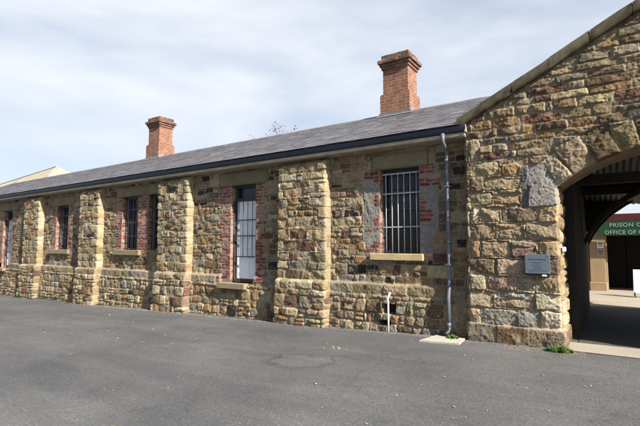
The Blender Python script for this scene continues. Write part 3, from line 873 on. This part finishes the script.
def jamb_e(z):   # uneven arris of the rock-faced quoins
    z = np.asarray(z, float)
    return .010 * np.abs(np.sin((z + 1.25) * math.pi / .21)) ** .6 - .006 + .016 * fbm(z * 0, z, 6, 44, 3) + .05 * sstep(-1.235, -1.262, z)
def gate_front():
    mb = MB()
    zs0 = np.arange(-1.7, 3.95, .0125)
    def fill(X, Z, ea=None, eb=None):
        H, C = G.sample(X, Z)
        base = .04 * sstep(-1.235, -1.262, Z)
        Y = GY - H - base
        if ea is not None: Y = Y + (H + .028) * (1 - sstep(0, .03, np.abs(X - ea)))
        if eb is not None: Y = Y + (H + .018) * (1 - sstep(0, .035, np.abs(X - eb)))
        return np.stack([X, Y, Z], -1), C
    # left of the opening
    n = 150; t = np.linspace(0, 1, n)[None, :]
    m = 330; v = np.linspace(0, 1, m)[:, None]
    zl = -1.7 + (coping_z(-1.96) + 1.7) * v      # left column heights
    # build with straight rows up to the spring / sloping top afterwards
    spring = float(arch_z(np.array(JX)))
    za = np.linspace(-1.7, spring, 272)[:, None] + 0 * t
    def xl(z): return -1.965 - .02 * np.abs(np.sin((z + 1.25) * math.pi / .23)) ** .6 + .012 - .03 * sstep(-1.235, -1.262, z)
    Xa = xl(za) * (1 - t) + (JX + jamb_e(za)) * t
    P, C = fill(Xa, za, xl(za), JX + jamb_e(za)); mb.grid(P, C)
    xe = Xa[-1]
    top = coping_z(xe)[None, :]
    zb = spring + (top - spring) * np.linspace(0, 1, 160)[:, None]
    Xb = np.broadcast_to(xe, zb.shape)
    P, C = fill(Xb, zb, Xb[:, :1]); mb.grid(P, C)
    # above the arch
    xs = np.arange(JX + float(jamb_e(spring)), JX2 + .0, .0105); xs[-1] = JX2
    Xc = np.broadcast_to(xs, (290, len(xs)))
    z0 = arch_z(np.clip(xs, JX, JX2)); z1 = coping_z(xs)
    Zc = z0 + (z1 - z0) * np.linspace(0, 1, 290)[:, None]
    P, C = fill(Xc, Zc)
    k = 1 - sstep(0, .03, Zc - z0); Hh, _ = G.sample(Xc, Zc); P[..., 1] += (Hh + .012) * k
    mb.grid(P, C)
    # right of the opening
    xs = np.linspace(JX2, 3.75, 60); v = np.linspace(0, 1, 200)[:, None]
    Zr = -1.7 + (coping_z(xs) + 1.7) * v; P, C = fill(np.broadcast_to(xs, Zr.shape), Zr); mb.grid(P, C)
    # arris jambs
    t2 = Tex(-.05, .9, -1.75, 1.1, .008, 141, .012)
    t2.courses(-.05, .9, -1.25, 1.05, h=(.19, .24), w=(.4, .6), split=.1, pal=[(BUFF, 3), (TAN, 3), (OCH, .6)], prot=.03, relief=.026, joint=.018, edge=.035, rad=.03)
    t2.rect(0, .9, -1.56, -1.25, BRN, prot=.02, relief=.02, var=.8, clear=True)
    U, V = np.meshgrid(np.linspace(0, .74, 46), np.linspace(-1.7, spring, 205))
    h, c = t2.sample(U, V)
    mb.grid(np.stack([JX + jamb_e(V) * (1 - .5 * U) + h * sstep(0, .04, U) , GY + .018 + U, V], -1), c)
    mb.grid(np.stack([JX2 - h, GY + U, V], -1), c, flip=True)
    # outer sides of the front wall
    U, V = np.meshgrid(np.linspace(0, .5, 24), np.linspace(-1.7, coping_z(-1.96), 200))
    h, c = G.sample(-1.9 + U, V)
    xlv = -1.965 - .02 * np.abs(np.sin((V + 1.25) * math.pi / .23)) ** .6 + .012 - .03 * sstep(-1.235, -1.262, V)
    mb.grid(np.stack([xlv - h * sstep(0, .04, U), GY + .028 + U, V], -1), c, flip=True)
    mb.box(3.75, 3.76, GY, 8.0, -1.7, 2.1, TAN)
    # inner face of the front wall
    xs = np.linspace(JX, JX2, 60); b0 = arch_z(xs); b1 = coping_z(xs) - .06
    mb.grid(np.stack([np.stack([xs, xs]), np.full((2, 60), 8.02), np.stack([b0, b1])], -1), None, flip=True)
    for xa, xb in ((-1.96, JX), (JX2, 3.75)):
        mb.add([(xa, 8.02, -1.7), (xb, 8.02, -1.7), (xb, 8.02, float(coping_z(xb)) - .06), (xa, 8.02, float(coping_z(xa)) - .06)], [(0, 1, 2, 3)], BRN)
    return part(mb, 'front_wall', M['masonry'], gate)
gate_front()
# soffit of the arch
mb = MB(); th = np.linspace(radians(ang0), radians(180 - ang0), 120); ys = np.linspace(GY + .005, 8.02, 24)
TH, YY = np.meshgrid(th, ys); rr = CR + .012 * fbm(TH * CR, YY, 4, 71, 3)
joints = np.minimum(1, np.abs(((np.degrees(TH) - ang0) / 7.7) % 1 - .0) * 14)
rr = rr + .012 * (1 - joints)
mb.grid(np.stack([CX + rr * np.cos(TH), YY, CZ + rr * np.sin(TH)], -1)); part(mb, 'arch_soffit', M['soffit'], gate)
# coping slabs
mb = MB(); cr = random.Random(4)
edges = [-2.075, -1.67, -1.19, -.66, -.13, .39, CX]
for sgn in (1, -1):
    for i in range(len(edges) - 1):
        x0, x1 = edges[i], edges[i + 1] - .007
        j = cr.uniform(-.008, .008)
        z0 = float(coping_z(x0)) - .03 + j; z1 = z0 + .5085 * (x1 - x0)
        th_ = .180
        n = 26; us = np.linspace(0, 1, n)
        prof = [(7.205, 0.0), (7.19, .012), (7.185, .075), (7.195, .165), (7.215, th_), (7.55, th_ + .02), (7.92, th_), (7.92, 0.0)]
        xa = x0 + (x1 - x0) * us
        P = []
        for (y, dz) in prof + [prof[0]]:
            nz_ = .016 * fbm(xa * 1.0 + i, xa * 0 + y * 3 + dz * 20, 5, 91, 3)
            P.append(np.stack([(xa if sgn == 1 else 2 * CX - xa), y + nz_, z0 + (z1 - z0) * us + dz + nz_], -1))
        P = np.array(P)
        tone = np.array((.115, .100, .068)) * cr.uniform(.78, 1.2)
        cc = tone * (1 + .75 * fbm(P[..., 0], P[..., 2] * 3 + P[..., 1], 7, 93, 4))[..., None]
        mb.grid(P, cc)
        mb.add(P[:-1, 0], [tuple(range(len(prof)))], tone * .9); mb.add(P[:-1, -1], [tuple(range(len(prof)))], tone * .9)
mb.grid(np.array([[(x, y, float(coping_z(x)) + .128) for x in (-2.0, CX, 3.75)] for y in (7.212, 7.90)]), np.full((2, 3, 3), .06))
part(mb, 'coping', M['masonry'], gate)
# side walls of the passage
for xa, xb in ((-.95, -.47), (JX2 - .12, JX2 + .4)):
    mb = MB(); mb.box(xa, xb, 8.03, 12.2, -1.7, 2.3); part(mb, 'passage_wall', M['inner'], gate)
# roof over the passage: corrugated lining below, slates on top
mb = MB()
for sg in (1, -1):
    ys = np.arange(8.03, 12.35, .025); xx = np.array([-2.0, -.9, -.2, .3, CX])
    YY, XX = np.meshgrid(ys, xx)
    ZZ = coping_z(XX) - .22 + .012 * np.sin(YY * 2 * math.pi / .11)
    mb.grid(np.stack([XX if sg == 1 else 2 * CX - XX, YY, ZZ], -1))
    ZZ2 = coping_z(XX) - .12
    mb.grid(np.stack([XX if sg == 1 else 2 * CX - XX, YY, ZZ2], -1))
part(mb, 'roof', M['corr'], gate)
# flat corrugated lining over the left bay, carried by purlins
mb = MB()
xx = np.arange(-.47, 2.3, .02); ys = np.array([8.03, 9.6, 11, 12.25])
XX, YY = np.meshgrid(xx, ys)
ZZ = 1.62 + .012 * np.sin(XX * 2 * math.pi / .10) - .16 * (YY - 8.03)
mb.grid(np.stack([XX, YY, ZZ], -1)); part(mb, 'ceiling_lining', M['corr'], gate)
for y in (9.0, 10.6):
    zc_ = 1.62 - .16 * (y - 8.03)
    mb = MB(); mb.box(-.47, JX2 - .12, y, y + .14, zc_ - .17 - (.22 if y == 9 else 0), zc_ - .015 - (.2 if y == 9 else 0), None, .006); part(mb, 'tie_beam', M['timber'], gate)
def rib(y, mat, x0=-.43, off=0):
    pts = [(-.427, 0.0), (-.33, .20), (-.192, .419), (.052, .691), (.343, .907), (.589, 1.04), (.905, 1.10), (1.22, 1.04), (1.467, .907), (1.758, .691), (2.0, .419), (2.14, .2), (2.24, 0)]
    mb = MB(); V = []; F = []
    for i, (x, z) in enumerate(pts):
        nx = (x - .9) / 1.35; l = math.hypot(nx, .8)
        for dx, dz in ((0, 0), (nx * -.0, .10)):
            for yy in (y, y + .12): V.append((x + off * 0 - (0 if dz == 0 else .03 * (1 if x < .9 else -1)), yy, z + dz))
    for i in range(len(pts) - 1):
        b = i * 4; c = b + 4
        F += [(b, c, c + 1, b + 1), (b + 2, b + 3, c + 3, c + 2), (b, b + 2, c + 2, c), (b + 1, c + 1, c + 3, b + 3)]
    mb.add(V, F); return part(mb, 'curved_brace', mat, gate), pts
_, rp = rib(12.0, M['timber2'])
rib(10.4, M['timber'])
# boarded spandrel closing the rear above the brace
mb = MB()
top = 1.62
for i in range(len(rp) - 1):
    (xa, za), (xb, zb) = rp[i], rp[i + 1]
    za = max(za + .03, .33); zb = max(zb + .03, .33)
    mb.add([(xa, 12.14, za), (xb, 12.14, zb), (xb, 12.14, top), (xa, 12.14, top)], [(0, 1, 2, 3)])
mb.add([(-.6, 12.16, .33), (-.40, 12.16, .33), (-.40, 12.16, 1.7), (-.6, 12.16, 1.7)], [(0, 1, 2, 3)])
mb.add([(-1.2, 12.22, 1.0), (3.0, 12.22, 1.0), (3.0, 12.22, 2.4), (CX, 12.22, 3.3), (-1.2, 12.22, 2.2)], [(0, 1, 2, 3, 4)])
part(mb, 'spandrel', M['timber'], gate)
# timber gate leaf folded back against the left side
mb = MB(); mb.box(-.575, -.50, 8.05, 9.45, -1.42, .82, None, .006)
for z in (-1.25, -.35, .55): mb.box(-.50, -.475, 8.08, 9.42, z, z + .14, None, .004)
lf = part(mb, 'gate_leaf', M['timber'], gate)
mb = MB()
for i in range(9): mb.box(-.4995, -.492, 8.07 + i * .152, 8.07 + i * .152 + .143, -1.40, .80)
part_of(mb, 'board', M['timber2'], lf)

# ------------------------------------------------------------------ things on and by the walls
t = thing('wall_plaque', 'small blue grey metal plaque fixed to the pier left of the archway', 'plaque', (-.92, 7.2, -.3))
def tpart(mb, name, mat, t):
    o = mb.build(name, mat, t); o.location = -t.location; return o
mb = MB(); mb.box(-1.088, -.752, 7.165, 7.18, -.425, -.138, None, .003); tpart(mb, 'plate', M['plaque'], t)
mb = MB(); mb.box(-1.07, -.77, 7.18, 7.30, -.46, -.15); tpart(mb, 'backing', M['iron'], t)
mb = MB(); yy = 7.1635
rr_ = random.Random(3)
def textline(x0, x1, z, h, wl=(.008, .02)):
    x = x0
    while x < x1:
        w = rr_.uniform(*wl); mb.box(x, min(x + w, x1), yy, yy + .002, z, z + h); x += w + .005
textline(-1.035, -.80, -.222, .013)
for (a, b, z) in [(-.99, -.85, -.262), (-.95, -.89, -.285), (-.99, -.86, -.31), (-.96, -.87, -.335), (-.98, -.85, -.36), (-1.03, -.80, -.388)]: textline(a, b, z, .006, (.005, .012))
tpart(mb, 'lettering', M['plaque_line'], t)
for x in (-1.07, -.77):
    for z in (-.155, -.408):
        mb = MB(); mb.tube([(x, 7.165, z), (x, 7.158, z)], .006, 10); tpart(mb, 'screw', M['bar'], t)
mb = MB(); mb.box(-.86, -.80, 7.15, 7.165, -.462, -.44, None, .002); tpart(mb, 'tag', M['white'], t)

t = thing('switch_box', 'tiny white box on the inner face of the arch pier', 'box', (-.58, 7.34, -.06))
mb = MB(); mb.box(-.60, -.555, 7.30, 7.38, -.098, -.03, None, .005); tpart(mb, 'housing', M['white'], t)
mb = MB(); mb.tube([(-.553, 7.34, -.064), (-.549, 7.34, -.064)], .014, 12); tpart(mb, 'button', M['bar'], t)

mb = MB(); mb.tube([(-3.425, 7.33, -1.64), (-3.43, 7.335, -1.3), (-3.432, 7.34, -1.03), (-3.445, 7.335, -.995), (-3.43, 7.335, -.955), (-3.385, 7.33, -.87)], [.016, .016, .016, .022, .022, .018], 12)
o = mb.build('bent_pipe', M['pinkwhite']); tag(o, 'thin pinkish white pipe with a bent top standing at the wall foot', 'pipe')

mb = MB()
P = [(-2.62, 6.74), (-2.52, 7.26), (-2.02, 7.20), (-1.99, 6.78)]
V = [(x, y, gz(x) + dz) for dz in (-.03, .028) for x, y in P]
mb.add(V, [(3, 2, 1, 0), (4, 5, 6, 7), (0, 1, 5, 4), (1, 2, 6, 5), (2, 3, 7, 6), (3, 0, 4, 7)])
o = mb.build('drain_slab', M['concrete']); tag(o, 'pale concrete slab on the asphalt beneath the downpipe', 'slab')

# threshold strip and courtyard paving
def sheet(name, xs, ys, dz, mat):
    X, Y = np.meshgrid(xs, ys); mb = MB(); mb.grid(np.stack([X, Y, gz(X) + dz], -1)); o = mb.build(name, mat); tag(o, kind='structure'); return o
def paving(name, col, seed):
    m, nt, b = mat_new(name)
    r = ramp(nt, noise(nt, 1.3, 6).outputs['Fac'], [(.3, tuple(c * .8 for c in col)), (.7, col)])
    r2 = ramp(nt, noise(nt, 40, 4).outputs['Fac'], [(.3, (.8,) * 3), (.65, (1,) * 3)])
    m_ = mix(nt, r.outputs['Color'], r2.outputs['Color'], 1., 'MULTIPLY'); nt.links.new(m_.outputs[2], b.inputs['Base Color']); b.inputs['Roughness'].default_value = .9
    bump(nt, b, noise(nt, 90, 4).outputs['Fac'], .3, .006)
    return m
M['thresh'] = paving('threshold_concrete', (.30, .265, .215), 1); M['court'] = paving('courtyard_paving', (.30, .255, .20), 2)
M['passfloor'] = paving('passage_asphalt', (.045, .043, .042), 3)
sheet('path', np.linspace(-.60, 2.4, 12), [7.12, 7.3, 7.75], .010, M['thresh'])
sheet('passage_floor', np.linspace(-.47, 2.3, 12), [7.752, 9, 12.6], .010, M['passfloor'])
sheet('courtyard_pavement', np.linspace(-12, 14, 30), [12.602, 14, 22], .010, M['court'])

# building across the courtyard
cb = thing('courtyard_building', 'sunlit sandstone building across the courtyard with dark doorway', 'building', (0, 17, -1.5))
FY = 16.85
mb = MB(); mb.box(-9, -.62, FY + .06, FY + .45, -1.6, .95, None, .01); mb.box(2.9, 9, FY + .06, FY + .45, -1.6, .95, None, .01)
part(mb, 'wall', M['farstone'], cb)
mb = MB(); mb.box(-.60, -.165, FY - .02, FY + .5, -1.2, .80, None, .012); mb.box(-.63, -.14, FY - .06, FY + .5, -1.6, -1.2, None, .02); mb.box(-.165, -.11, FY + .02, FY + .5, -1.6, .8, None, .008)
part(mb, 'pilaster', M['farstone'], cb)
mb = MB(); mb.box(2.4, 2.88, FY - .02, FY + .5, -1.6, .8, None, .012); part(mb, 'pilaster', M['farstone'], cb)
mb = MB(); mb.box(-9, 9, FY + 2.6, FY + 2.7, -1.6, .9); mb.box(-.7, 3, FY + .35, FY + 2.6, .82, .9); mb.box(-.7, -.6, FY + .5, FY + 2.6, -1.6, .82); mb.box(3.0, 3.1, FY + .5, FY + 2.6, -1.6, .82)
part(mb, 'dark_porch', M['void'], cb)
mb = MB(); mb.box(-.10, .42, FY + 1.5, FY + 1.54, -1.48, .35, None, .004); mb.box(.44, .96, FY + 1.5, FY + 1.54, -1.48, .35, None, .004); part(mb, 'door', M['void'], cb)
mb = MB(); mb.box(-9.2, 9.2, FY - .22, FY - .14, .765, .965, None, .006); part(mb, 'fascia', M['rust_red'], cb)
mb = MB(); mb.prism([(FY - .14, .95), (FY - .2, .99), (FY + 3, 1.12), (FY + 3, .9), (FY - .14, .88)], 'x', -9.2, 9.2); part(mb, 'roof', M['rust_red'], cb)

def text_obj(s, x, y, z, size, mat, parent, width=None):
    cu = bpy.data.curves.new('lettering', 'FONT'); cu.body = s; cu.size = size; cu.extrude = .006; cu.space_character = 1.12
    cu.offset = .0035
    o = bpy.data.objects.new('lettering', cu); o.rotation_euler = (radians(90), 0, 0); o.location = (x, y, z); link(o)
    dg = bpy.context.evaluated_depsgraph_get(); me = bpy.data.meshes.new_from_object(o.evaluated_get(dg)); bpy.data.objects.remove(o)
    if width:
        xs = [v.co.x for v in me.vertices]; k = width / (max(xs) - min(xs))
        for v in me.vertices: v.co.x *= k
    me.materials.append(mat)
    o2 = bpy.data.objects.new('lettering', me); o2.rotation_euler = (radians(90), 0, 0); o2.location = Vector((x, y, z)) - parent.location; link(o2, parent)
    return o2
t = thing('sign_board', 'green board with pale capitals reading PRISON CA and OFFICE OF C', 'sign', (.8, FY - .26, .5))
mb = MB(); mb.box(-.32, 1.05, FY - .27, FY - .235, .53, .755, None, .004); mb.box(-.32, 1.05, FY - .27, FY - .235, .30, .524, None, .004); tpart(mb, 'board', M['sign_green'], t)
text_obj('PRISON CA', -.02, FY - .271, .575, .165, M['letters'], t, .94)
text_obj('OFFICE OF C', -.15, FY - .271, .345, .165, M['letters'], t, .98)
for (z0, z1, k, lab) in ((-.10, .10, 0, 'white paper notice with dark heading high on the sunlit pilaster'), (-.36, -.16, 1, 'fainter paper notice directly below the white one on the pilaster')):
    t = thing('notice', lab, 'notice', (-.27, FY - .03, z0))
    mb = MB(); mb.box(-.375, -.195, FY - .028, FY - .022, z0, z1); tpart(mb, 'sheet', M['paper'] if k == 0 else M['concrete'], t)
    mb = MB(); mb.box(-.35, -.22, FY - .030, FY - .0285, z1 - .075, z1 - .03)
    for i in range(3): mb.box(-.34, -.23, FY - .030, FY - .0285, z1 - .11 - i * .025, z1 - .10 - i * .025)
    tpart(mb, 'print', M['ink'], t); t['group'] = 'paper notices on the sunlit pilaster'
# folding pavement sign
t = thing('pavement_sign', 'white folding sandwich board standing on the courtyard paving', 'sign', (.8, 15.4, -1.48))
def aboard():
    zb = float(gz(.8)) + .02
    for s in (1, -1):
        yb, yt = 15.4 - .28 * s, 15.4 - .03 * s
        f = lambda zz: yb + (yt - yb) * (zz - zb) / .76
        mb = MB(); V = []
        for z in (zb + .12, zb + .76):
            for x in (.50, 1.06):
                for d in (0, .018 * s): V.append((x + (0.0 if z > zb + .5 else -.01 if x < .8 else .01), f(z) + d, z))
        mb.add(V, [(0, 2, 6, 4), (1, 5, 7, 3), (0, 4, 5, 1), (2, 3, 7, 6), (0, 1, 3, 2), (4, 6, 7, 5)])
        tpart(mb, 'panel', M['paper'], t)
        for x in (.515, 1.045):
            mb = MB(); mb.tube([(x, f(zb), zb - .02), (x, f(zb + .13), zb + .13)], .014, 8); tpart(mb, 'leg', M['iron'], t)
        mb = MB()
        for i, (a, b) in enumerate([(.72, .98), (.74, .95), (.74, .9), (.72, .97)]):
            z = zb + .62 - i * .12; mb.box(a, b, f(z) - .004 * s - .002, f(z) - .004 * s + .002, z, z + .02)
        if s == 1: tpart(mb, 'print', M['ink'], t)
aboard()

# ------------------------------------------------------------------ distant building at far left
t = thing('distant_hall', 'pale building whose tan roof shows above the slates at far left', 'building', (-68, 24, -2))
mb = MB(); mb.box(-85, -52, 22.2, 31, -3, 6.1, None, .05); tpart(mb, 'wall', M['pale_stone'], t)
mb = MB()
mb.add([(-86, 21.6, 6.0), (-51.5, 21.6, 6.0), (-58.3, 26.5, 10.0), (-80, 26.5, 8.75), (-51.5, 31.5, 6.0), (-86, 31.5, 6.0)], [(0, 1, 2, 3), (1, 4, 2), (4, 5, 3, 2), (0, 3, 5)])
tpart(mb, 'roof', M['pale_roof'], t)
mb = MB(); mb.tube([(-80, 26.5, 8.8), (-58.3, 26.5, 10.05), (-51.5, 21.6, 6.05)], .09, 8); tpart(mb, 'ridge_tile', M['pale_stone'], t)

# ------------------------------------------------------------------ bare-topped tree behind the roof
def tree():
    r = random.Random(12)
    t = thing('bare_tree', 'nearly leafless treetop showing above the slate ridge between the chimneys', 'tree', (-15.0, 18.2, -1.8))
    mb = MB(); tips = []
    def limb(p, d, L, rad, lv):
        pts = [p]; q = Vector(p); dd = Vector(d).normalized(); n = 5
        for i in range(n):
            dd = (dd + Vector((r.gauss(0, .13 if lv else .03), r.gauss(0, .13 if lv else .03), r.gauss(.03, .08)))).normalized(); q = q + dd * L / n; pts.append(q.copy())
        mb.tube(pts, [rad * (1 - .6 * i / n) for i in range(n + 1)], 6 if lv else 10)
        if lv >= 4: tips.append(pts[-1]); tips.append(pts[-2]); return
        for k in range(5 if lv else 8):
            a = pts[r.randint(2, n)] if lv else pts[r.randint(4, n)]
            ang = r.uniform(0, 6.28); sp = r.uniform(.45, .9)
            nd = (dd + Vector((math.cos(ang) * sp, math.sin(ang) * sp, r.uniform(-.1, .35)))).normalized()
            limb(a, nd, L * r.uniform(.42, .56), rad * .45, lv + 1)
    limb(Vector((-14.7, 18.2, -1.9)), (0, 0, 1), 4.55, .10, 0)
    tpart(mb, 'trunk', M['bark'], t)
    V = []; F = []; C = []
    r2 = random.Random(8)
    for p in tips:
        for k in range(2):
            if r2.random() < .5: continue
            c = p + Vector([r2.gauss(0, .10) for _ in range(3)]); s = r2.uniform(.03, .06)
            u = Vector([r2.gauss(0, 1) for _ in range(3)]).normalized(); w = u.cross(Vector([r2.gauss(0, 1) for _ in range(3)])).normalized()
            b = len(V); V += [c - u * s, c + w * s * .6, c + u * s, c - w * s * .6]; F.append((b, b + 1, b + 2, b + 3)); C += [np.array((.13, .09, .07)) * r2.uniform(.6, 1.4)] * 4
    mb = MB(); mb.add(V, F, np.array(C)); tpart(mb, 'crown', M['leafcol'], t)
tree()

# ------------------------------------------------------------------ weeds, leaves, grit
def blades(name, cx, cy, rx, ry, n, h, seed, broad=False):
    r = random.Random(seed); V = []; F = []
    for i in range(n):
        a = r.uniform(0, 6.28); q = math.sqrt(r.random()); x = cx + rx * q * math.cos(a); y = cy + ry * q * math.sin(a)
        z = float(gz(x)); hh = h * r.uniform(.4, 1) * (1.1 - .7 * q); L = Vector((r.gauss(0, .6), r.gauss(0, .6), 0)) * hh * .8
        w = (.004 if not broad else .014) * r.uniform(.7, 1.4); d = Vector((math.cos(a * 3), math.sin(a * 3), 0)) * w
        b = len(V); p = Vector((x, y, z))
        V += [p - d, p + d, p + d * (1.6 if broad else .8) + L * .4 + Vector((0, 0, hh * .65)), p - d * (1.6 if broad else .8) + L * .4 + Vector((0, 0, hh * .65)), p + L + Vector((0, 0, hh * .9))]
        F += [(b, b + 1, b + 2, b + 3), (b + 3, b + 2, b + 4)]
    mb = MB(); mb.add(V, F); return mb.build(name, M['grass'])
o = blades('grass_tuft', -.66, 7.02, .17, .10, 1500, .115, 1); tag(o, 'bright green grass tuft at the foot of the arch pier', 'grass tuft')
o = blades('leafy_weed', -2.20, 7.14, .10, .07, 130, .11, 2, True); tag(o, 'small green weed growing beside the downpipe on the slab', 'weed')
V = []; 
mbw = MB(); r = random.Random(31)
def blade_cluster(cx, cy, n, h, rx):
    V = []; F = []
    for i in range(n):
        x = cx + r.gauss(0, rx); y = cy + r.gauss(0, .03); z = float(gz(x)); hh = h * r.uniform(.4, 1); w = r.uniform(.006, .016); l = r.gauss(0, .04)
        b = len(V); V += [(x - w, y, z), (x + w, y, z), (x + l, y - abs(l), z + hh)]; F.append((b, b + 1, b + 2))
    mbw.add(V, F)
for cx in list(np.arange(-26, -13, .28)): 
    if r.random() < .7: blade_cluster(cx + r.uniform(-.1, .1), 7.34 if not any(a - .1 < cx < a + 1.3 for a in (-14.42, -18.5, -22.9)) else 7.14, 40, r.uniform(.05, .16), .10)
for cx in (-1.0, -1.3, -3.0, -4.4, -6.7, -8.2): blade_cluster(cx, 7.17 if cx > -2 else 7.33, 10, .035, .05)
o = mbw.build('weeds', M['grass']); tag(o, 'low weeds growing along the foot of the wall', 'weeds', kind='stuff')

r = random.Random(17); mb = MB()
def leaf(x, y, s, c):
    a = r.uniform(0, 6.28); z = float(gz(x)) + .006; u = Vector((math.cos(a), math.sin(a), 0)); w = Vector((-u.y, u.x, 0)); p = Vector((x, y, z)); up = Vector((0, 0, s * r.uniform(.15, .6)))
    mb.add([p - u * s, p - u * s * .3 + w * s * .5 + up, p + u * s * .5 + w * s * .4 + up * .6, p + u * s * 1.1, p + u * s * .4 - w * s * .45 + up * .7, p - u * s * .4 - w * s * .5 + up], [(0, 1, 2, 3, 4, 5)], c)
for i in range(230):
    x = r.uniform(-9, 1.4); y = r.uniform(2.2, 7.1)
    c = r.choice([(.42, .30, .06), (.36, .24, .07), (.30, .17, .06), (.45, .38, .14), (.20, .12, .05), (.30, .27, .2)])
    leaf(x, y, r.uniform(.008, .017) * (1.2 if y > 4 else .9), np.array(c) * r.uniform(.7, 1.15))
for i in range(60): leaf(r.uniform(-20, -6), r.uniform(4, 7), r.uniform(.02, .035), np.array(r.choice([(.42, .30, .06), (.12, .09, .05), (.36, .24, .07)])))
for i in range(12): leaf(-3.6 + r.gauss(0, .12), 5.75 + r.gauss(0, .1), .018, np.array((.5, .38, .04)))
o = mb.build('fallen_leaves', M['leafcol'], fix=False); tag(o, 'small yellow and brown fallen leaves scattered on the asphalt', 'leaves', kind='stuff')

mb = MB(); r = random.Random(23); V = []; F = []; C = []
def pebble(x, y, s):
    z = float(gz(x)) + s * .25; b = len(V); a = r.uniform(0, 6.28)
    for k in range(5):
        t_ = a + k * 1.2566; q = s * r.uniform(.7, 1.1); V.append((x + q * math.cos(t_), y + q * math.sin(t_), z - s * .25))
    V.append((x + r.uniform(-.2, .2) * s, y, z + s * r.uniform(.25, .5)))
    for k in range(5): F.append((b + k, b + (k + 1) % 5, b + 5))
    c = np.array(r.choice([(.17, .15, .13), (.13, .12, .11), (.21, .18, .14), (.09, .085, .085), (.18, .12, .08)])); C.extend([c] * 6)
for i in range(2600): 
    x = r.uniform(-2.1, -.35); pebble(x, 7.17 - abs(r.gauss(0, .15)), r.uniform(.003, .011))
for i in range(2600):
    x = r.uniform(-4.9, -2.2); pebble(x, 7.33 - abs(r.gauss(0, .09)), r.uniform(.003, .010))
for i in range(3500):
    x = r.uniform(-15, -4.9); pebble(x, 7.27 - abs(r.gauss(0, .12)), r.uniform(.004, .014))
for i in range(1500): pebble(r.uniform(-8, 1.5), r.uniform(2.5, 7), r.uniform(.002, .006))
mb.add(V, F, np.array(C)); o = mb.build('gravel', M['leafcol'], fix=False); tag(o, 'loose grit and crumbs of stone along the wall foot', 'gravel', kind='stuff')

# ------------------------------------------------------------------ light, sky, camera
TAZ = 3.9; K = 3.0
az = math.atan(TAZ); el = math.atan(K * math.cos(az))
d = Vector((math.sin(az) * math.cos(el), -math.cos(az) * math.cos(el), math.sin(el)))
sun = bpy.data.lights.new('sun', 'SUN'); sun.energy = 5.0; sun.angle = radians(.5); sun.color = (1, .94, .84)
so = bpy.data.objects.new('sun', sun); so.rotation_euler = d.to_track_quat('Z', 'Y').to_euler(); link(so)
W = bpy.data.worlds.new('World'); S.world = W; W.use_nodes = True
nt = W.node_tree; bg = nt.nodes['Background']
sk = N(nt, 'ShaderNodeTexSky'); sk.sky_type = 'NISHITA'; sk.sun_disc = False; sk.sun_elevation = el
sk.sun_rotation = math.atan2(d.x, d.y); sk.air_density = 1.0; sk.dust_density = 1.5
tc = N(nt, 'ShaderNodeTexCoord')
mp = N(nt, 'ShaderNodeMapping'); mp.inputs['Scale'].default_value = (1.0, 1.0, 3.2); mp.inputs['Rotation'].default_value = (.2, .1, .5)
nt.links.new(tc.outputs['Generated'], mp.inputs['Vector'])
n1 = noise(nt, 1.3, 5, .5, mp.outputs['Vector']); n1.inputs['Distortion'].default_value = .5
n2 = noise(nt, 4.0, 5, .5, mp.outputs['Vector'])
ad = N(nt, 'ShaderNodeMath', operation='MULTIPLY_ADD'); nt.links.new(n2.outputs['Fac'], ad.inputs[0]); ad.inputs[1].default_value = .35; nt.links.new(n1.outputs['Fac'], ad.inputs[2])
cf = ramp(nt, ad.outputs[0], [(.50, (.52,) * 3), (.66, (.76,) * 3), (.84, (.98,) * 3)])
cc = ramp(nt, ad.outputs[0], [(.45, (.64, .72, .87)), (.84, (.88, .92, .98))])
scl = N(nt, 'ShaderNodeVectorMath', operation='SCALE'); nt.links.new(cc.outputs['Color'], scl.inputs[0]); scl.inputs['Scale'].default_value = 6.2
# unseen sky behind the camera: cloud veil thinned there to deepen shade on wall
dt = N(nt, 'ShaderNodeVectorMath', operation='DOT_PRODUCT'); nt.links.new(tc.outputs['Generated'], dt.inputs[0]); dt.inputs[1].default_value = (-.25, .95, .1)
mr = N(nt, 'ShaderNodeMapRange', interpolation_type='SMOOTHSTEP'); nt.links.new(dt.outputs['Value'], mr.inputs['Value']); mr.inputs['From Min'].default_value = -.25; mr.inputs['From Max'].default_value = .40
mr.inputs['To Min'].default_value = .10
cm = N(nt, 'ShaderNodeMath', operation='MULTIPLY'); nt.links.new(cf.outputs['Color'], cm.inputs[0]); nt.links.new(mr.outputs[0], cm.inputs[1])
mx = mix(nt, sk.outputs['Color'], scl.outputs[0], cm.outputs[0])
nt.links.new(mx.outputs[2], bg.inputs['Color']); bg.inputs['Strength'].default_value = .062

cam = bpy.data.cameras.new('camera'); co = bpy.data.objects.new('camera', cam); link(co)
f = 431.; th = math.atan(290 / f); pt = math.atan(32 / f)
Fv = Vector((-math.sin(th) * math.cos(pt), math.cos(th) * math.cos(pt), math.sin(pt)))
co.location = (0, 0, 0); co.rotation_euler = Fv.to_track_quat('-Z', 'Y').to_euler()
cam.sensor_width = 36; cam.lens = f / 640 * 36; cam.clip_end = 8000; cam.clip_start = .05
S.camera = co
S.view_settings.view_transform = 'Standard'; S.view_settings.look = 'None'; S.view_settings.gamma = 1; S.view_settings.exposure = 1.45
S.view_settings.use_curve_mapping = False
S.cycles.max_bounces = 6
S.cycles.use_denoising = True
